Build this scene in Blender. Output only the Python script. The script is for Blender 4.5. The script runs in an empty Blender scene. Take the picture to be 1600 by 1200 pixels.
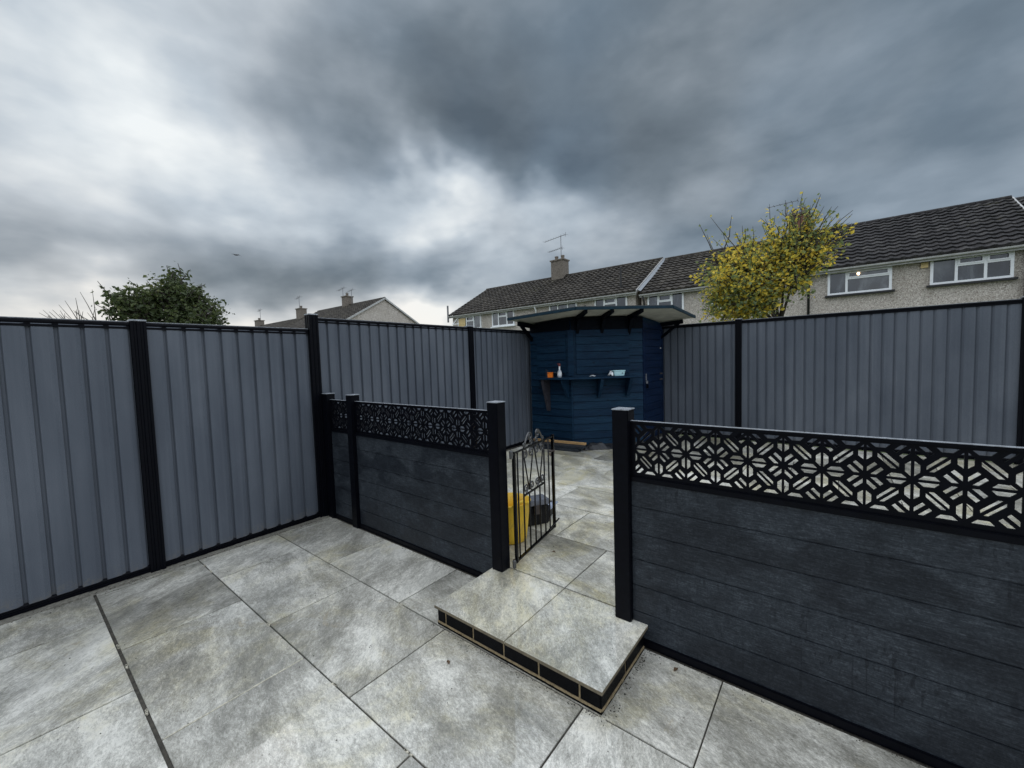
import bpy, bmesh, math, random
from mathutils import Vector, Matrix
from mathutils.geometry import tessellate_polygon
R = math.radians
random.seed(11)
SC = bpy.context.scene
COL = SC.collection

# ------------------------------------------------------------------ camera
F_PX, YAW, PITCH, ROLL = 637.27, R(38.4836), R(3.3482), R(-1.7935)
CAM = Vector((0, 0, 1.55))
fw = Vector((-math.sin(YAW) * math.cos(PITCH), math.cos(YAW) * math.cos(PITCH), -math.sin(PITCH)))
r0 = Vector((math.cos(YAW), math.sin(YAW), 0)); u0 = r0.cross(fw)
rt = math.cos(ROLL) * r0 + math.sin(ROLL) * u0
up = -math.sin(ROLL) * r0 + math.cos(ROLL) * u0
cd = bpy.data.cameras.new('camera'); cam = bpy.data.objects.new('camera', cd); COL.objects.link(cam)
M4 = Matrix((rt, up, -fw)).transposed().to_4x4(); M4.translation = CAM
cam.matrix_world = M4
cd.sensor_width = 36; cd.lens = F_PX / 1600 * 36
cd.clip_start = .05; cd.clip_end = 3000
SC.camera = cam

# ------------------------------------------------------------------ node helper
class NT:
    def __init__(s, tree): s.t = tree; s.n = tree.nodes; s.l = tree.links
    def __call__(s, typ, _props=None, **kw):
        nd = s.n.new(typ)
        for k, v in (_props or {}).items(): setattr(nd, k, v)
        for k, v in kw.items():
            key = int(k[1:]) if k[0] == 'i' and k[1:].isdigit() else k.replace('_', ' ')
            s.set(nd, key, v)
        return nd
    def set(s, nd, key, v):
        sock = nd.inputs[key]
        if hasattr(v, 'is_output') or isinstance(v, bpy.types.NodeSocket): s.l.new(v, sock)
        elif hasattr(v, 'outputs'): s.l.new(v.outputs[0], sock)
        else: sock.default_value = v
    def math(s, op, a, b=None, c=None, clamp=False):
        nd = s.n.new('ShaderNodeMath'); nd.operation = op; nd.use_clamp = clamp
        s.set(nd, 0, a)
        if b is not None: s.set(nd, 1, b)
        if c is not None: s.set(nd, 2, c)
        return nd.outputs[0]
    def vec(s, op, a, b=None, scale=None):
        nd = s.n.new('ShaderNodeVectorMath'); nd.operation = op
        s.set(nd, 0, a)
        if b is not None: s.set(nd, 1, b)
        if scale is not None: s.set(nd, 'Scale', scale)
        return nd.outputs['Value'] if op in ('DOT_PRODUCT', 'LENGTH') else nd.outputs[0]
    def ramp(s, fac, stops, interp='LINEAR'):
        nd = s.n.new('ShaderNodeValToRGB'); cr = nd.color_ramp; cr.interpolation = interp
        while len(cr.elements) < len(stops): cr.elements.new(.5)
        for e, (p, c) in zip(cr.elements, stops):
            e.position = p; e.color = (*c, 1) if not isinstance(c, (int, float)) else (c, c, c, 1)
        s.set(nd, 'Fac', fac); return nd.outputs[0]
    def mix(s, fac, a, b, mode='MIX'):
        nd = s.n.new('ShaderNodeMix'); nd.data_type = 'RGBA'; nd.blend_type = mode
        s.set(nd, 0, fac)
        for k, v in ((6, a), (7, b)):
            if isinstance(v, tuple) and len(v) == 3: v = (*v, 1)
            s.set(nd, k, v)
        return nd.outputs[2]
    def noise(s, vec, scale, detail=4, rough=.55, dist=0, out=0):
        nd = s.n.new('ShaderNodeTexNoise'); s.set(nd, 'Vector', vec)
        nd.inputs['Scale'].default_value = scale; nd.inputs['Detail'].default_value = detail
        nd.inputs['Roughness'].default_value = rough; nd.inputs['Distortion'].default_value = dist
        return nd.outputs[out]
    def mapr(s, v, a, b, c=0., d=1., smooth=False):
        nd = s.n.new('ShaderNodeMapRange'); nd.clamp = True
        if smooth: nd.interpolation_type = 'SMOOTHSTEP'
        s.set(nd, 0, v)
        for i, q in enumerate((a, b, c, d)): nd.inputs[i + 1].default_value = q
        return nd.outputs[0]

# ------------------------------------------------------------------ world: overcast sky
def dirv(az, el):
    a, e = R(az), R(el); return (math.sin(a) * math.cos(e), math.cos(a) * math.cos(e), math.sin(e))
SUN_AZ, SUN_EL = -95, 42
w = bpy.data.worlds.new("World"); SC.world = w; w.use_nodes = True
w.node_tree.nodes.clear(); g = NT(w.node_tree)
tc = g('ShaderNodeTexCoord').outputs['Generated']
D = g.vec('NORMALIZE', tc)
sep = g('ShaderNodeSeparateXYZ', i0=D)
zc = g.math('MAXIMUM', sep.outputs[2], 0.0)
inv = g.math('DIVIDE', 1.0, g.math('ADD', zc, .22))
P = g.vec('SCALE', D, scale=inv)
P = g.vec('MULTIPLY', P, (1, 1, 0))
wn = g.noise(D, 2.6, 4, .55, 0, out=1)
warp = g.vec('SCALE', g.vec('SUBTRACT', wn, (.5, .5, .5)), scale=.34)
wn2 = g.noise(g.vec('MULTIPLY', D, (1, 1, 1.6)), 7.0, 3, .5, 0, out=1)
warp2 = g.vec('SCALE', g.vec('SUBTRACT', wn2, (.5, .5, .5)), scale=.10)
DW = g.vec('ADD', g.vec('ADD', D, warp), warp2)
n1 = g.noise(P, 1.15, 5, .48, .35)
n2 = g.noise(g.vec('ADD', P, (7.3, 2.1, 0)), 3.0, 5, .48, .1)
n3 = g.noise(g.vec('MULTIPLY', D, (1, 1, 2.0)), 4.6, 5, .50, .12)
b = g.math('MULTIPLY_ADD', n1, .60, -.20)
b = g.math('MULTIPLY_ADD', n2, .26, b)
b = g.math('MULTIPLY_ADD', n3, .52, b)
b = g.math('ADD', b, -.03)
LOBES = [  # az, el, horizontal stretch, vertical stretch (1/size), amplitude
    (-87, 17, 1.9, 2.6, .18), (-88, 30, 8, 11, .08), (-83, 26.5, 11, 16, .16), (-77, 23.5, 11, 16, .18), (-70, 23, 9, 13, .12), (-88, 17, 6, 9, .06), (-50, 9, 8, 14, .08),
    (-88, 4.5, 4, 16, .28), (-64, 3, 4, 14, .30), (-49, 6, 7, 11, .42), (-46, 21.5, 6, 13, .38),
    (-55, 19, 6, 15, .14), (-38, 21, 6, 16, .22), (-25, 19, 5, 12, .16), (-60, 8, 5, 16, .08), (-66, 36, 4, 5, .12),
    (-72, 11.5, 4, 13, -.14), (-56, 12.5, 5, 15, -.20), (-57, 31, 4.5, 7, -.26), (-44, 28, 4.0, 7, -.20), (-24, 30, 3, 5, -.18), (-73, 37, 7, 9, .10),
    (5, 25, 2.6, 4, -.14), (-8, 12, 4, 9, -.06), (-34, 14, 5, 12, .03), (-88, 10, 5, 16, -.12)]
for az, el, sh, sv, amp in LOBES:
    d = g.vec('SUBTRACT', DW, dirv(az, el))
    d = g.vec('MULTIPLY', d, (sh, sh, sv))
    q = g.vec('DOT_PRODUCT', d, d)
    e = g.math('EXPONENT', g.math('MULTIPLY', q, -1.0))
    b = g.math('MULTIPLY_ADD', e, amp, b)
b = g.math('MULTIPLY_ADD', b, 1.16, -.065)
STP = (0.0, .25, .5, .75, 1.0)
blue = g.ramp(b, list(zip(STP, [(.088, .125, .170), (.152, .205, .262), (.285, .352, .425), (.52, .595, .665), (.86, .91, .93)])))
grey = g.ramp(b, list(zip(STP, [(.095, .118, .138), (.172, .205, .235), (.32, .36, .40), (.55, .59, .63), (.90, .91, .90)])))
hue = g.mapr(g.math('ADD', g.noise(D, 2.2, 3, .5, 0), g.math('MULTIPLY', sep.outputs[0], -.05)), .40, .70, .1, .75, True)
col = g.mix(hue, blue, grey)
# warm the low sky a little, where the cloud thins towards the horizon
low = g.math('MULTIPLY', g.mapr(sep.outputs[2], .34, .0, 0, 1, True), g.mapr(sep.outputs[0], -.3, -.9, 0, .55, True))
col = g.mix(low, col, g.mix(1.0, col, (1.14, 1.0, .86), 'MULTIPLY'))
# extra brightness added to the unseen sky overhead and behind, to light the scene
bright = 0.0
for az, el, k, amp in ((0, 90, 1.7, 2.4), (98, 38, 1.5, .95), (-110, 38, 2.0, .6)):
    d = g.vec('SUBTRACT', D, dirv(az, el)); q = g.vec('DOT_PRODUCT', d, d)
    e = g.math('EXPONENT', g.math('MULTIPLY', q, -k * 1.0))
    bright = g.math('MULTIPLY_ADD', e, amp, bright)
vis = g.mapr(sep.outputs[2], .655, .77, 0, 1, True)     # above about 42 degrees
fwd = g.math('MULTIPLY', g.vec('DOT_PRODUCT', D, (-.62, .78, 0)), -1.0)
beh = g.mapr(fwd, -.42, -.05, 0, 1, True)
msk = g.math('MAXIMUM', vis, beh)
bright = g.math('MULTIPLY', bright, msk)
col = g.mix(1.0, col, g.mix(bright, (0, 0, 0), (.94, .98, 1.05)), 'ADD')
sky = g('ShaderNodeTexSky'); sky.sky_type = 'NISHITA'; sky.sun_disc = False
sky.sun_elevation = R(SUN_EL); sky.sun_rotation = R(SUN_AZ)
bg1 = g('ShaderNodeBackground', Color=sky, Strength=.05 * .04)
bg2 = g('ShaderNodeBackground', Color=col, Strength=1.0)
add = g('ShaderNodeAddShader'); g.l.new(bg1.outputs[0], add.inputs[0]); g.l.new(bg2.outputs[0], add.inputs[1])
out = g('ShaderNodeOutputWorld'); g.l.new(add.outputs[0], out.inputs[0])

sd = bpy.data.lights.new('sun', 'SUN'); so = bpy.data.objects.new('sun', sd); COL.objects.link(so)
sd.energy = .5; sd.angle = R(40); sd.color = (1, .97, .93)
so.rotation_euler = Vector(dirv(SUN_AZ, SUN_EL)).to_track_quat('Z', 'Y').to_euler()

SC.view_settings.view_transform = 'Standard'; SC.view_settings.look = 'None'
SC.view_settings.exposure = 0; SC.view_settings.gamma = 1
SC.render.engine = 'CYCLES'

# ------------------------------------------------------------------ materials
def newmat(name):
    m = bpy.data.materials.new(name); m.use_nodes = True; m.node_tree.nodes.clear()
    t = NT(m.node_tree); bs = t('ShaderNodeBsdfPrincipled'); o = t('ShaderNodeOutputMaterial')
    t.l.new(bs.outputs[0], o.inputs[0]); return m, t, bs
def bump(t, bs, h, strength=.3, dist=.005):
    bn = t('ShaderNodeBump', Height=h, Strength=strength, Distance=dist); t.l.new(bn.outputs[0], bs.inputs['Normal'])
def simple(name, c, rough=.5, metal=0., var=.25, scale=12, bmp=.15, spec=.5, stretch=(1, 1, 1), bdist=.002):
    m, t, bs = newmat(name)
    co = t.vec('MULTIPLY', t('ShaderNodeTexCoord').outputs['Object'], stretch)
    n = t.noise(co, scale, 6, .6)
    f = t.mapr(n, .3, .7, 1 - var, 1 + var)
    cc = t.mix(1.0, (*c, 1), (0, 0, 0), 'ADD')
    t.set(bs, 'Base Color', t.vec('SCALE', cc, scale=f))
    t.set(bs, 'Roughness', t.mapr(t.noise(co, scale * 2.3, 4), .3, .7, max(.03, rough - .1), min(1, rough + .1)))
    bs.inputs['Metallic'].default_value = metal
    bs.inputs['Specular IOR Level'].default_value = spec
    if bmp: bump(t, bs, t.noise(co, scale * 6, 5, .6), bmp, bdist)
    return m

def slab_mat(name, warm, wetlo, wethi, tone=1.0, coat=2.25, wetall=0.):
    m, t, bs = newmat(name)
    co = t('ShaderNodeTexCoord').outputs['Object']
    rnd = t('ShaderNodeNewGeometry').outputs['Random Per Island']
    rv = t.vec('MULTIPLY', (1, 1, 1), (37.1, 53.7, 11.3)); rv = t.vec('SCALE', rv, scale=rnd)
    c2 = t.vec('ADD', co, rv)
    # direction of the printed stone grain changes slab to slab
    rot = t('ShaderNodeVectorRotate', {'rotation_type': 'Z_AXIS'}, Vector=c2, Angle=t.math('MULTIPLY_ADD', t.math('FRACT', t.math('MULTIPLY', rnd, 17.0)), 1.1, .1)).outputs[0]
    st = t.vec('MULTIPLY', rot, (1.0, 1.9, 1))
    big = t.noise(st, 1.5, 6, .60, .6)
    mid = t.noise(st, 8, 9, .72, .7)
    grain = t.noise(t.vec('MULTIPLY', rot, (1, 1.9, 1)), 42, 6, .78, .6)
    crisp = t.noise(t.vec('MULTIPLY', rot, (1, 2.2, 1)), 95, 5, .8, 1.2)
    v = t.math('MULTIPLY_ADD', big, .42, t.math('MULTIPLY_ADD', mid, .26, t.math('MULTIPLY', grain, .34)))
    v = t.math('MULTIPLY_ADD', crisp, .36, v)
    v = t.math('ADD', v, -.115)
    v = t.math('ADD', v, t.math('MULTIPLY_ADD', t.math('FRACT', t.math('MULTIPLY', rnd, 7.7)), .10, -.05))
    c = t.ramp(v, [(.41, (.080 * tone, .078 * tone, .064 * tone)), (.49, (.208 * tone, .202 * tone, .172 * tone)), (.57, (.365 * tone, .356 * tone, .314 * tone)), (.67, (.72 * tone, .705 * tone, .64 * tone))])
    sn = t.noise(t.vec('ADD', co, (3.1, 9.2, 0)), 1.6, 6, .66, .8)
    stn = t.math('MULTIPLY', t.mapr(sn, .50 - warm * .08, .66, 0, 1, True), t.mapr(mid, .35, .6, .3, 1))
    c = t.mix(t.math('MULTIPLY', stn, min(1., .42 + .50 * warm)), c, t.mix(1.0, c, (.80, .74, .50), 'MULTIPLY'))
    s2 = t.noise(t.vec('ADD', co, (8.1, 1.2, 0)), 3.1, 5, .7, 1.0)
    c = t.mix(t.math('MULTIPLY', t.mapr(s2, .64, .72, 0, .55, True), t.mapr(grain, .4, .6, .3, 1)), c, t.mix(1.0, c, (.62, .48, .24), 'MULTIPLY'))
    sp = t('ShaderNodeTexVoronoi', Vector=co, Scale=30).outputs['Distance']
    spm = t.math('MULTIPLY', t.mapr(sp, .06, .11, 1, 0), t.mapr(t.noise(co, 3.0, 3), .54, .60))
    c = t.mix(t.math('MULTIPLY', spm, .85), c, (.05, .045, .035))
    wn_ = t.noise(t.vec('ADD', co, (5.5, 1.2, 0)), 1.1, 7, .62, .5)
    wet = t.mapr(wn_, wetlo, wethi, 0, 1, True)
    c = t.mix(t.math('MULTIPLY', wet, .36), c, t.mix(1.0, c, (.58, .585, .57), 'MULTIPLY'))
    t.set(bs, 'Base Color', c)
    t.set(bs, 'Roughness', t.mapr(grain, .3, .7, .34, .52))
    film = t.math('MULTIPLY', t.math('MULTIPLY_ADD', wet, .45, .55), t.mapr(crisp, .34, .50, .5, 1))
    film = t.math('MAXIMUM', film, wetall)
    t.set(bs, 'Coat Weight', film); bs.inputs['Coat Roughness'].default_value = .035; bs.inputs['Coat IOR'].default_value = coat
    cb = t('ShaderNodeBump', Height=t.noise(co, 5, 3, .5), Strength=.05, Distance=.004); t.l.new(cb.outputs[0], bs.inputs['Coat Normal'])
    h = t.math('MULTIPLY_ADD', grain, .5, t.math('ADD', mid, crisp))
    bump(t, bs, h, .6, .003)
    return m
M = {}
M['slab'] = slab_mat('porcelain_paving', .62, .50, .62, 1.12)
M['slab_up'] = slab_mat('porcelain_paving_stained', 1.15, .40, .55, 1.28, 1.6)
M['slab_step'] = slab_mat('porcelain_step_painted_shine', .55, .36, .50, 1.50, 2.6, 1.0)  # tone lifted so the damp shine of the treads sits in their colour
M['slab_edge'] = simple('slab_edge_clay', (.14, .115, .075), .8, var=.35, scale=40, bmp=.4)
M['joint'] = simple('jointing_compound', (.050, .045, .036), .9, var=.6, scale=30, bmp=.6, bdist=.006)
M['mortar'] = simple('sand_mortar', (.30, .23, .13), .9, var=.45, scale=70, bmp=.8, bdist=.006)
M['pale_mortar'] = simple('pale_mortar', (.50, .47, .38), .9, var=.4, scale=60, bmp=.5)
M['haunch'] = simple('grey_mortar', (.20, .19, .16), .9, var=.5, scale=60, bmp=.8, bdist=.008)
M['black_brick'] = simple('black_brick', (.0025, .0027, .0035), .45, var=.5, scale=50, bmp=.4, spec=.06)
M['black_metal'] = simple('black_powder_coat', (.0016, .0020, .0040), .42, var=.25, scale=30, bmp=.10, spec=.09)
M['black_wet'] = simple('wet_black_metal', (.004, .0045, .006), .12, var=.25, scale=30, bmp=.05, spec=1.0)
M['glint_cap'] = simple('painted_glint_cap', (.30, .32, .35), .30, var=.35, scale=40, bmp=.05)  # pale grey colour stands in for sky reflected on cap and rail tops
M['gate_iron'] = simple('gloss_black_iron', (.002, .002, .0025), .2, var=.3, scale=60, bmp=.2, spec=.25)
M['cast_iron'] = simple('worn_cast_iron', (.016, .017, .019), .14, metal=.0, spec=1.0, var=.5, scale=60, bmp=.2)

def fence_mat():
    m, t, bs = newmat('grey_corrugated_steel')
    co = t('ShaderNodeTexCoord').outputs['Object']
    fine = t.noise(co, 260, 3, .8)
    blot = t.noise(t.vec('MULTIPLY', co, (1, 1, .35)), 2.2, 5, .6, .4)
    strk = t.noise(t.vec('MULTIPLY', co, (26, 26, .5)), 1.0, 4, .6)
    blot = t.math('MULTIPLY_ADD', t.math('SUBTRACT', strk, .5), .55, blot)
    drops = t('ShaderNodeTexVoronoi', Vector=co, Scale=130).outputs['Distance']
    c = t.ramp(t.math('MULTIPLY_ADD', fine, .6, t.math('MULTIPLY', blot, .4)), [(.34, (.057, .067, .086)), (.5, (.085, .098, .120)), (.66, (.127, .142, .167))])
    zz = t('ShaderNodeSeparateXYZ', i0=co).outputs[2]
    mud = t.math('MULTIPLY', t.mapr(t.math('MULTIPLY_ADD', t.noise(co, 9, 6, .7), .30, zz), .16, .27, 1, 0, True), t.mapr(t.noise(co, 60, 4, .7), .42, .58))
    c = t.mix(t.math('MULTIPLY', mud, .38), c, (.17, .15, .115))
    t.set(bs, 'Base Color', c)
    t.set(bs, 'Roughness', t.mapr(blot, .3, .7, .34, .50))
    bs.inputs['Specular IOR Level'].default_value = .22
    h = t.math('MULTIPLY_ADD', t.mapr(drops, .0, .35, 1, 0), .6, fine)
    bump(t, bs, h, .22, .0012)
    return m
M['fence'] = fence_mat()
def board_mat():
    m, t, bs = newmat('charcoal_composite_board')
    co = t('ShaderNodeTexCoord').outputs['Object']
    blot = t.noise(t.vec('MULTIPLY', co, (1, 1, 1.7)), 2.4, 5, .6, .4)
    ragged = t.noise(t.vec('MULTIPLY', co, (1, 1, .8)), 17, 8, .8, .8)
    drop = t.noise(t.vec('MULTIPLY', co, (1, 1, .38)), 60, 3, .6, .5)
    grain = t.noise(t.vec('MULTIPLY', co, (1.5, 1.5, 16)), 12, 7, .75)
    fine = t.noise(co, 120, 4, .75)
    lobe = t.math('MULTIPLY_ADD', ragged, .55, blot)
    wet = t.mapr(lobe, .75, .83, 0, .9, True)
    run = t.math('MULTIPLY', t.mapr(t.noise(t.vec('MULTIPLY', co, (55, 55, .9)), 1.0, 3, .6), .62, .66, 0, 1), t.mapr(t.noise(t.vec('MULTIPLY', co, (1.2, 1.2, 1.5)), 1.7, 3), .48, .56))
    dm = t.math('MULTIPLY', t.mapr(drop, .57, .62, 0, .9, True), t.mapr(t.noise(co, 2.1, 4, .6), .42, .55, 0, 1))
    wet = t.math('MAXIMUM', t.math('MAXIMUM', wet, run), dm)
    c = t.ramp(t.math('MULTIPLY_ADD', grain, .45, t.math('MULTIPLY_ADD', fine, .25, t.math('MULTIPLY', ragged, .30))), [(.41, (.0138, .0175, .0220)), (.51, (.0285, .0345, .0422)), (.60, (.066, .0765, .0885))])
    c = t.mix(t.math('MULTIPLY', wet, .72), c, t.mix(1.0, c, (.32, .33, .37), 'MULTIPLY'))
    t.set(bs, 'Base Color', c); bs.inputs['Specular IOR Level'].default_value = .18
    t.set(bs, 'Roughness', t.mapr(wet, 0, 1, .55, .30))
    bump(t, bs, t.math('MULTIPLY_ADD', grain, .7, fine), .45, .002)
    return m
M['board'] = board_mat()
def shed_mat(name, c0, c1, c2, rough=.45):
    m, t, bs = newmat(name)
    co = t('ShaderNodeTexCoord').outputs['Object']
    gr = t.noise(t.vec('MULTIPLY', co, (1.2, 1.2, 16)), 4.5, 7, .68, .6)
    bl = t.noise(t.vec('MULTIPLY', co, (.8, .8, 3)), 2.5, 4, .6)
    brd = t.noise(t.vec('MULTIPLY', t.vec('SNAP', co, (50., 50., .119)), (0, 0, 13.7)), 1.0, 1)
    kn = t('ShaderNodeTexVoronoi', Vector=t.vec('MULTIPLY', co, (1, 1, 2.0)), Scale=4.2).outputs['Distance']
    v = t.math('MULTIPLY_ADD', gr, .55, t.math('MULTIPLY_ADD', bl, .25, t.math('MULTIPLY', brd, .35)))
    c = t.ramp(v, [(.38, c0), (.55, c1), (.75, c2)])
    c = t.mix(t.mapr(kn, .07, .14, .85, 0), c, (.002, .004, .007))
    c = t.mix(t.mapr(t.noise(t.vec('MULTIPLY', co, (1.5, 1.5, 9)), 7, 6, .7, 1.), .55, .66, 0, .7), c, (.0025, .006, .012))
    t.set(bs, 'Base Color', c); t.set(bs, 'Roughness', t.mapr(gr, .3, .7, rough, rough + .25)); bs.inputs['Specular IOR Level'].default_value = .10
    bump(t, bs, gr, .35, .003)
    return m
M['shed'] = shed_mat('teal_blue_stained_timber', (.0016, .0065, .018), (.0042, .0185, .042), (.013, .044, .078))
M['shed_door'] = shed_mat('navy_stained_timber', (.0012, .004, .015), (.0026, .0095, .031), (.008, .022, .058), .4)
M['shed_soffit'] = simple('bare_board_soffit', (.42, .42, .36), .8, var=.2, scale=6)
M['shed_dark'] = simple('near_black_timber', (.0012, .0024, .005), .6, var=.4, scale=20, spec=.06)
M['bracket_grey'] = simple('grey_painted_bracket', (.035, .034, .042), .5, var=.3, scale=20, spec=.2)
M['roof_edge'] = simple('teal_painted_edge', (.006, .024, .038), .5, var=.3, scale=20, spec=.15)
M['felt'] = simple('roof_felt', (.05, .055, .06), .8, scale=40)
M['plastic_black'] = simple('black_plastic', (.003, .003, .004), .35, var=.3, scale=20, spec=.2)

def pebble():
    m, t, bs = newmat('pebbledash_render')
    co = t('ShaderNodeTexCoord').outputs['Object']
    vo = t('ShaderNodeTexVoronoi', Vector=co, Scale=46)
    rc = t('ShaderNodeSeparateColor', i0=vo.outputs['Color']).outputs[0]
    c = t.ramp(rc, [(0, (.29, .245, .21)), (.3, (.46, .415, .37)), (.7, (.60, .55, .495)), (1, (.78, .735, .68))])
    bl = t.noise(co, .7, 5, .6)
    c = t.mix(t.mapr(bl, .4, .7, 0, .45), c, t.mix(1., c, (.72, .69, .64), 'MULTIPLY'))
    st = t.noise(t.vec('MULTIPLY', co, (2.2, 2.2, .3)), 1.0, 5, .6)
    c = t.mix(t.mapr(st, .52, .68, 0, .35), c, t.mix(1., c, (.55, .53, .50), 'MULTIPLY'))
    t.set(bs, 'Base Color', c); bs.inputs['Roughness'].default_value = .9
    bump(t, bs, vo.outputs['Distance'], .8, -.02)
    return m
M['pebble'] = pebble()
def rooftile(name, c0, c1, c2, lichen):
    m, t, bs = newmat(name)
    co = t('ShaderNodeTexCoord').outputs['Object']
    tile = t('ShaderNodeTexWhiteNoise', {'noise_dimensions': '3D'}, Vector=t.vec('SNAP', co, (.30, .29, 10.))).outputs[0]
    n = t.noise(co, 2.0, 6, .65); f = t.noise(co, 22, 4, .7)
    v = t.math('ADD', t.math('MULTIPLY_ADD', tile, .12, t.math('MULTIPLY_ADD', n, .45, t.math('MULTIPLY', f, .35))), .07)
    c = t.ramp(v, [(.38, c0), (.54, c1), (.72, c2)])
    li = t.math('MULTIPLY', t.mapr(t.noise(co, 7, 6, .7), .56, .66), t.mapr(t.noise(co, .35, 3), .50, .60))
    c = t.mix(t.math('MULTIPLY', li, lichen), c, (.24, .23, .13))
    t.set(bs, 'Base Color', c); t.set(bs, 'Roughness', t.mapr(n, .3, .7, .5, .75)); bs.inputs['Specular IOR Level'].default_value = .15
    bump(t, bs, f, .4, .01)
    return m
M['tile'] = rooftile('brown_concrete_tile', (.016, .014, .012), (.046, .040, .034), (.130, .118, .100), .6)
M['tile_dark'] = rooftile('charcoal_concrete_tile', (.010, .010, .010), (.032, .030, .031), (.100, .096, .092), .25)
M['upvc'] = simple('white_upvc', (.82, .84, .86), .3, var=.06, scale=3, bmp=0)
M['fascia'] = simple('grey_white_fascia', (.42, .42, .41), .5, var=.2, scale=6, bmp=.1)
M['black_pipe'] = simple('black_pipe', (.012, .012, .013), .4)
M['brown_brick'] = simple('weathered_brick', (.17, .145, .12), .9, var=.45, scale=14, bmp=.5, bdist=.01)
M['brick_red'] = simple('dull_red_brick', (.16, .075, .05), .9, var=.45, scale=14, bmp=.5, bdist=.01)
M['lead'] = simple('lead_flashing', (.22, .24, .26), .5, metal=.3, var=.2)
M['alu'] = simple('dull_aluminium', (.20, .20, .21), .45, metal=.6, bmp=0)
def glass():
    m, t, bs = newmat('window_glass')
    co = t('ShaderNodeTexCoord').outputs['Object']
    n = t.noise(t.vec('MULTIPLY', co, (1, 1, .5)), 1.7, 4, .5, .5)
    t.set(bs, 'Base Color', t.ramp(n, [(.40, (.004, .005, .007)), (.50, (.018, .022, .03)), (.60, (.09, .10, .11))]))
    bs.inputs['Roughness'].default_value = .04; bs.inputs['Specular IOR Level'].default_value = .9
    bs.inputs['Coat Weight'].default_value = 1; bs.inputs['Coat Roughness'].default_value = .02; bs.inputs['Coat IOR'].default_value = 1.5
    return m
M['glass'] = glass()
M['curtain'] = simple('pale_net_curtain', (.42, .44, .46), .8, var=.25, scale=5, stretch=(9, 1, .3), bmp=0)
M['cream'] = simple('cream_blind', (.66, .50, .24), .7, var=.2, scale=4, stretch=(1, 1, 8), bmp=0)
def emis(name, c, s):
    m, t, bs = newmat(name); bs.inputs['Base Color'].default_value = (*c, 1)
    bs.inputs['Emission Color'].default_value = (*c, 1); bs.inputs['Emission Strength'].default_value = s; return m
M['bulb'] = emis('lit_lamp', (1, .72, .42), 6)
def leafmat(name, stops, trans=.35):
    m, t, bs = newmat(name)
    rnd = t('ShaderNodeNewGeometry').outputs['Random Per Island']
    co = t('ShaderNodeTexCoord').outputs['Object']
    n = t.noise(co, 1.6, 3, .6)
    v = t.math('MULTIPLY_ADD', rnd, .62, t.mapr(n, .33, .67, 0, .38))
    c = t.ramp(v, stops)
    t.set(bs, 'Base Color', c); bs.inputs['Roughness'].default_value = .55
    tr = t('ShaderNodeBsdfTranslucent', Color=c)
    mx = t('ShaderNodeMixShader'); mx.inputs[0].default_value = trans
    t.l.new(bs.outputs[0], mx.inputs[1]); t.l.new(tr.outputs[0], mx.inputs[2])
    t.l.new(mx.outputs[0], [n_ for n_ in t.n if n_.type == 'OUTPUT_MATERIAL'][0].inputs[0])
    return m
M['leaf_y'] = leafmat('autumn_leaf', trans=.5, stops=[(.0, (.11, .16, .08)), (.36, (.24, .30, .12)), (.52, (.50, .48, .10)), (.70, (.88, .67, .08)), (1, (.95, .74, .16))])
M['leaf_g'] = leafmat('green_leaf', [(.0, (.030, .045, .016)), (.5, (.070, .098, .034)), (.85, (.12, .145, .050)), (1, (.19, .19, .07))])
M['bark'] = simple('dark_bark', (.060, .050, .042), .9, scale=30, bmp=.4)
M['bark_pale'] = simple('grey_twig', (.16, .145, .125), .9, scale=30, bmp=0)
def bucketmat():
    m, t, bs = newmat('dirty_yellow_plastic')
    co = t('ShaderNodeTexCoord').outputs['Object']
    n = t.noise(t.vec('MULTIPLY', co, (1, 1, .35)), 9, 7, .7, .5)
    c = t.ramp(n, [(.3, (.86, .58, .035)), (.55, (.80, .50, .03)), (.68, (.52, .34, .06)), (.78, (.30, .22, .10))])
    t.set(bs, 'Base Color', c); bs.inputs['Roughness'].default_value = .42; return m
M['bucket'] = bucketmat()
M['case_lid'] = simple('wet_grey_lid', (.13, .14, .165), .18, scale=20, bmp=.1)
M['tray'] = simple('wet_pale_tray', (.30, .34, .42), .15, var=.4, scale=9, bmp=.1)
M['sawn'] = simple('sawn_timber', (.42, .26, .11), .8, var=.3, scale=8, stretch=(1, 8, 8))
M['orange'] = simple('orange_plastic', (.80, .20, .02), .4, var=.15)
M['clear_bottle'] = simple('milky_bottle', (.45, .48, .52), .25, var=.3)
M['white'] = simple('white_plastic', (.75, .77, .78), .35, var=.1)
M['red_dark'] = simple('dark_red_plastic', (.10, .012, .012), .4)
M['navy'] = simple('navy_plastic', (.018, .028, .045), .4)
M['aqua'] = simple('pale_aqua_plastic', (.42, .66, .70), .35, var=.1)
M['steel'] = simple('galvanised_steel', (.45, .46, .48), .35, metal=.8, var=.2)
M['dark_steel'] = simple('tarnished_steel', (.10, .085, .08), .4, metal=.6)
M['membrane'] = simple('black_membrane', (.008, .009, .012), .45, var=.4, scale=12, bmp=.4, bdist=.01)
M['soil'] = simple('garden_ground', (.09, .11, .05), .95, var=.5, scale=3, bmp=.5)
M['feather'] = simple('dark_feather', (.05, .05, .055), .8)
M['leaf_litter'] = simple('brown_leaf', (.10, .06, .03), .7)

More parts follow.
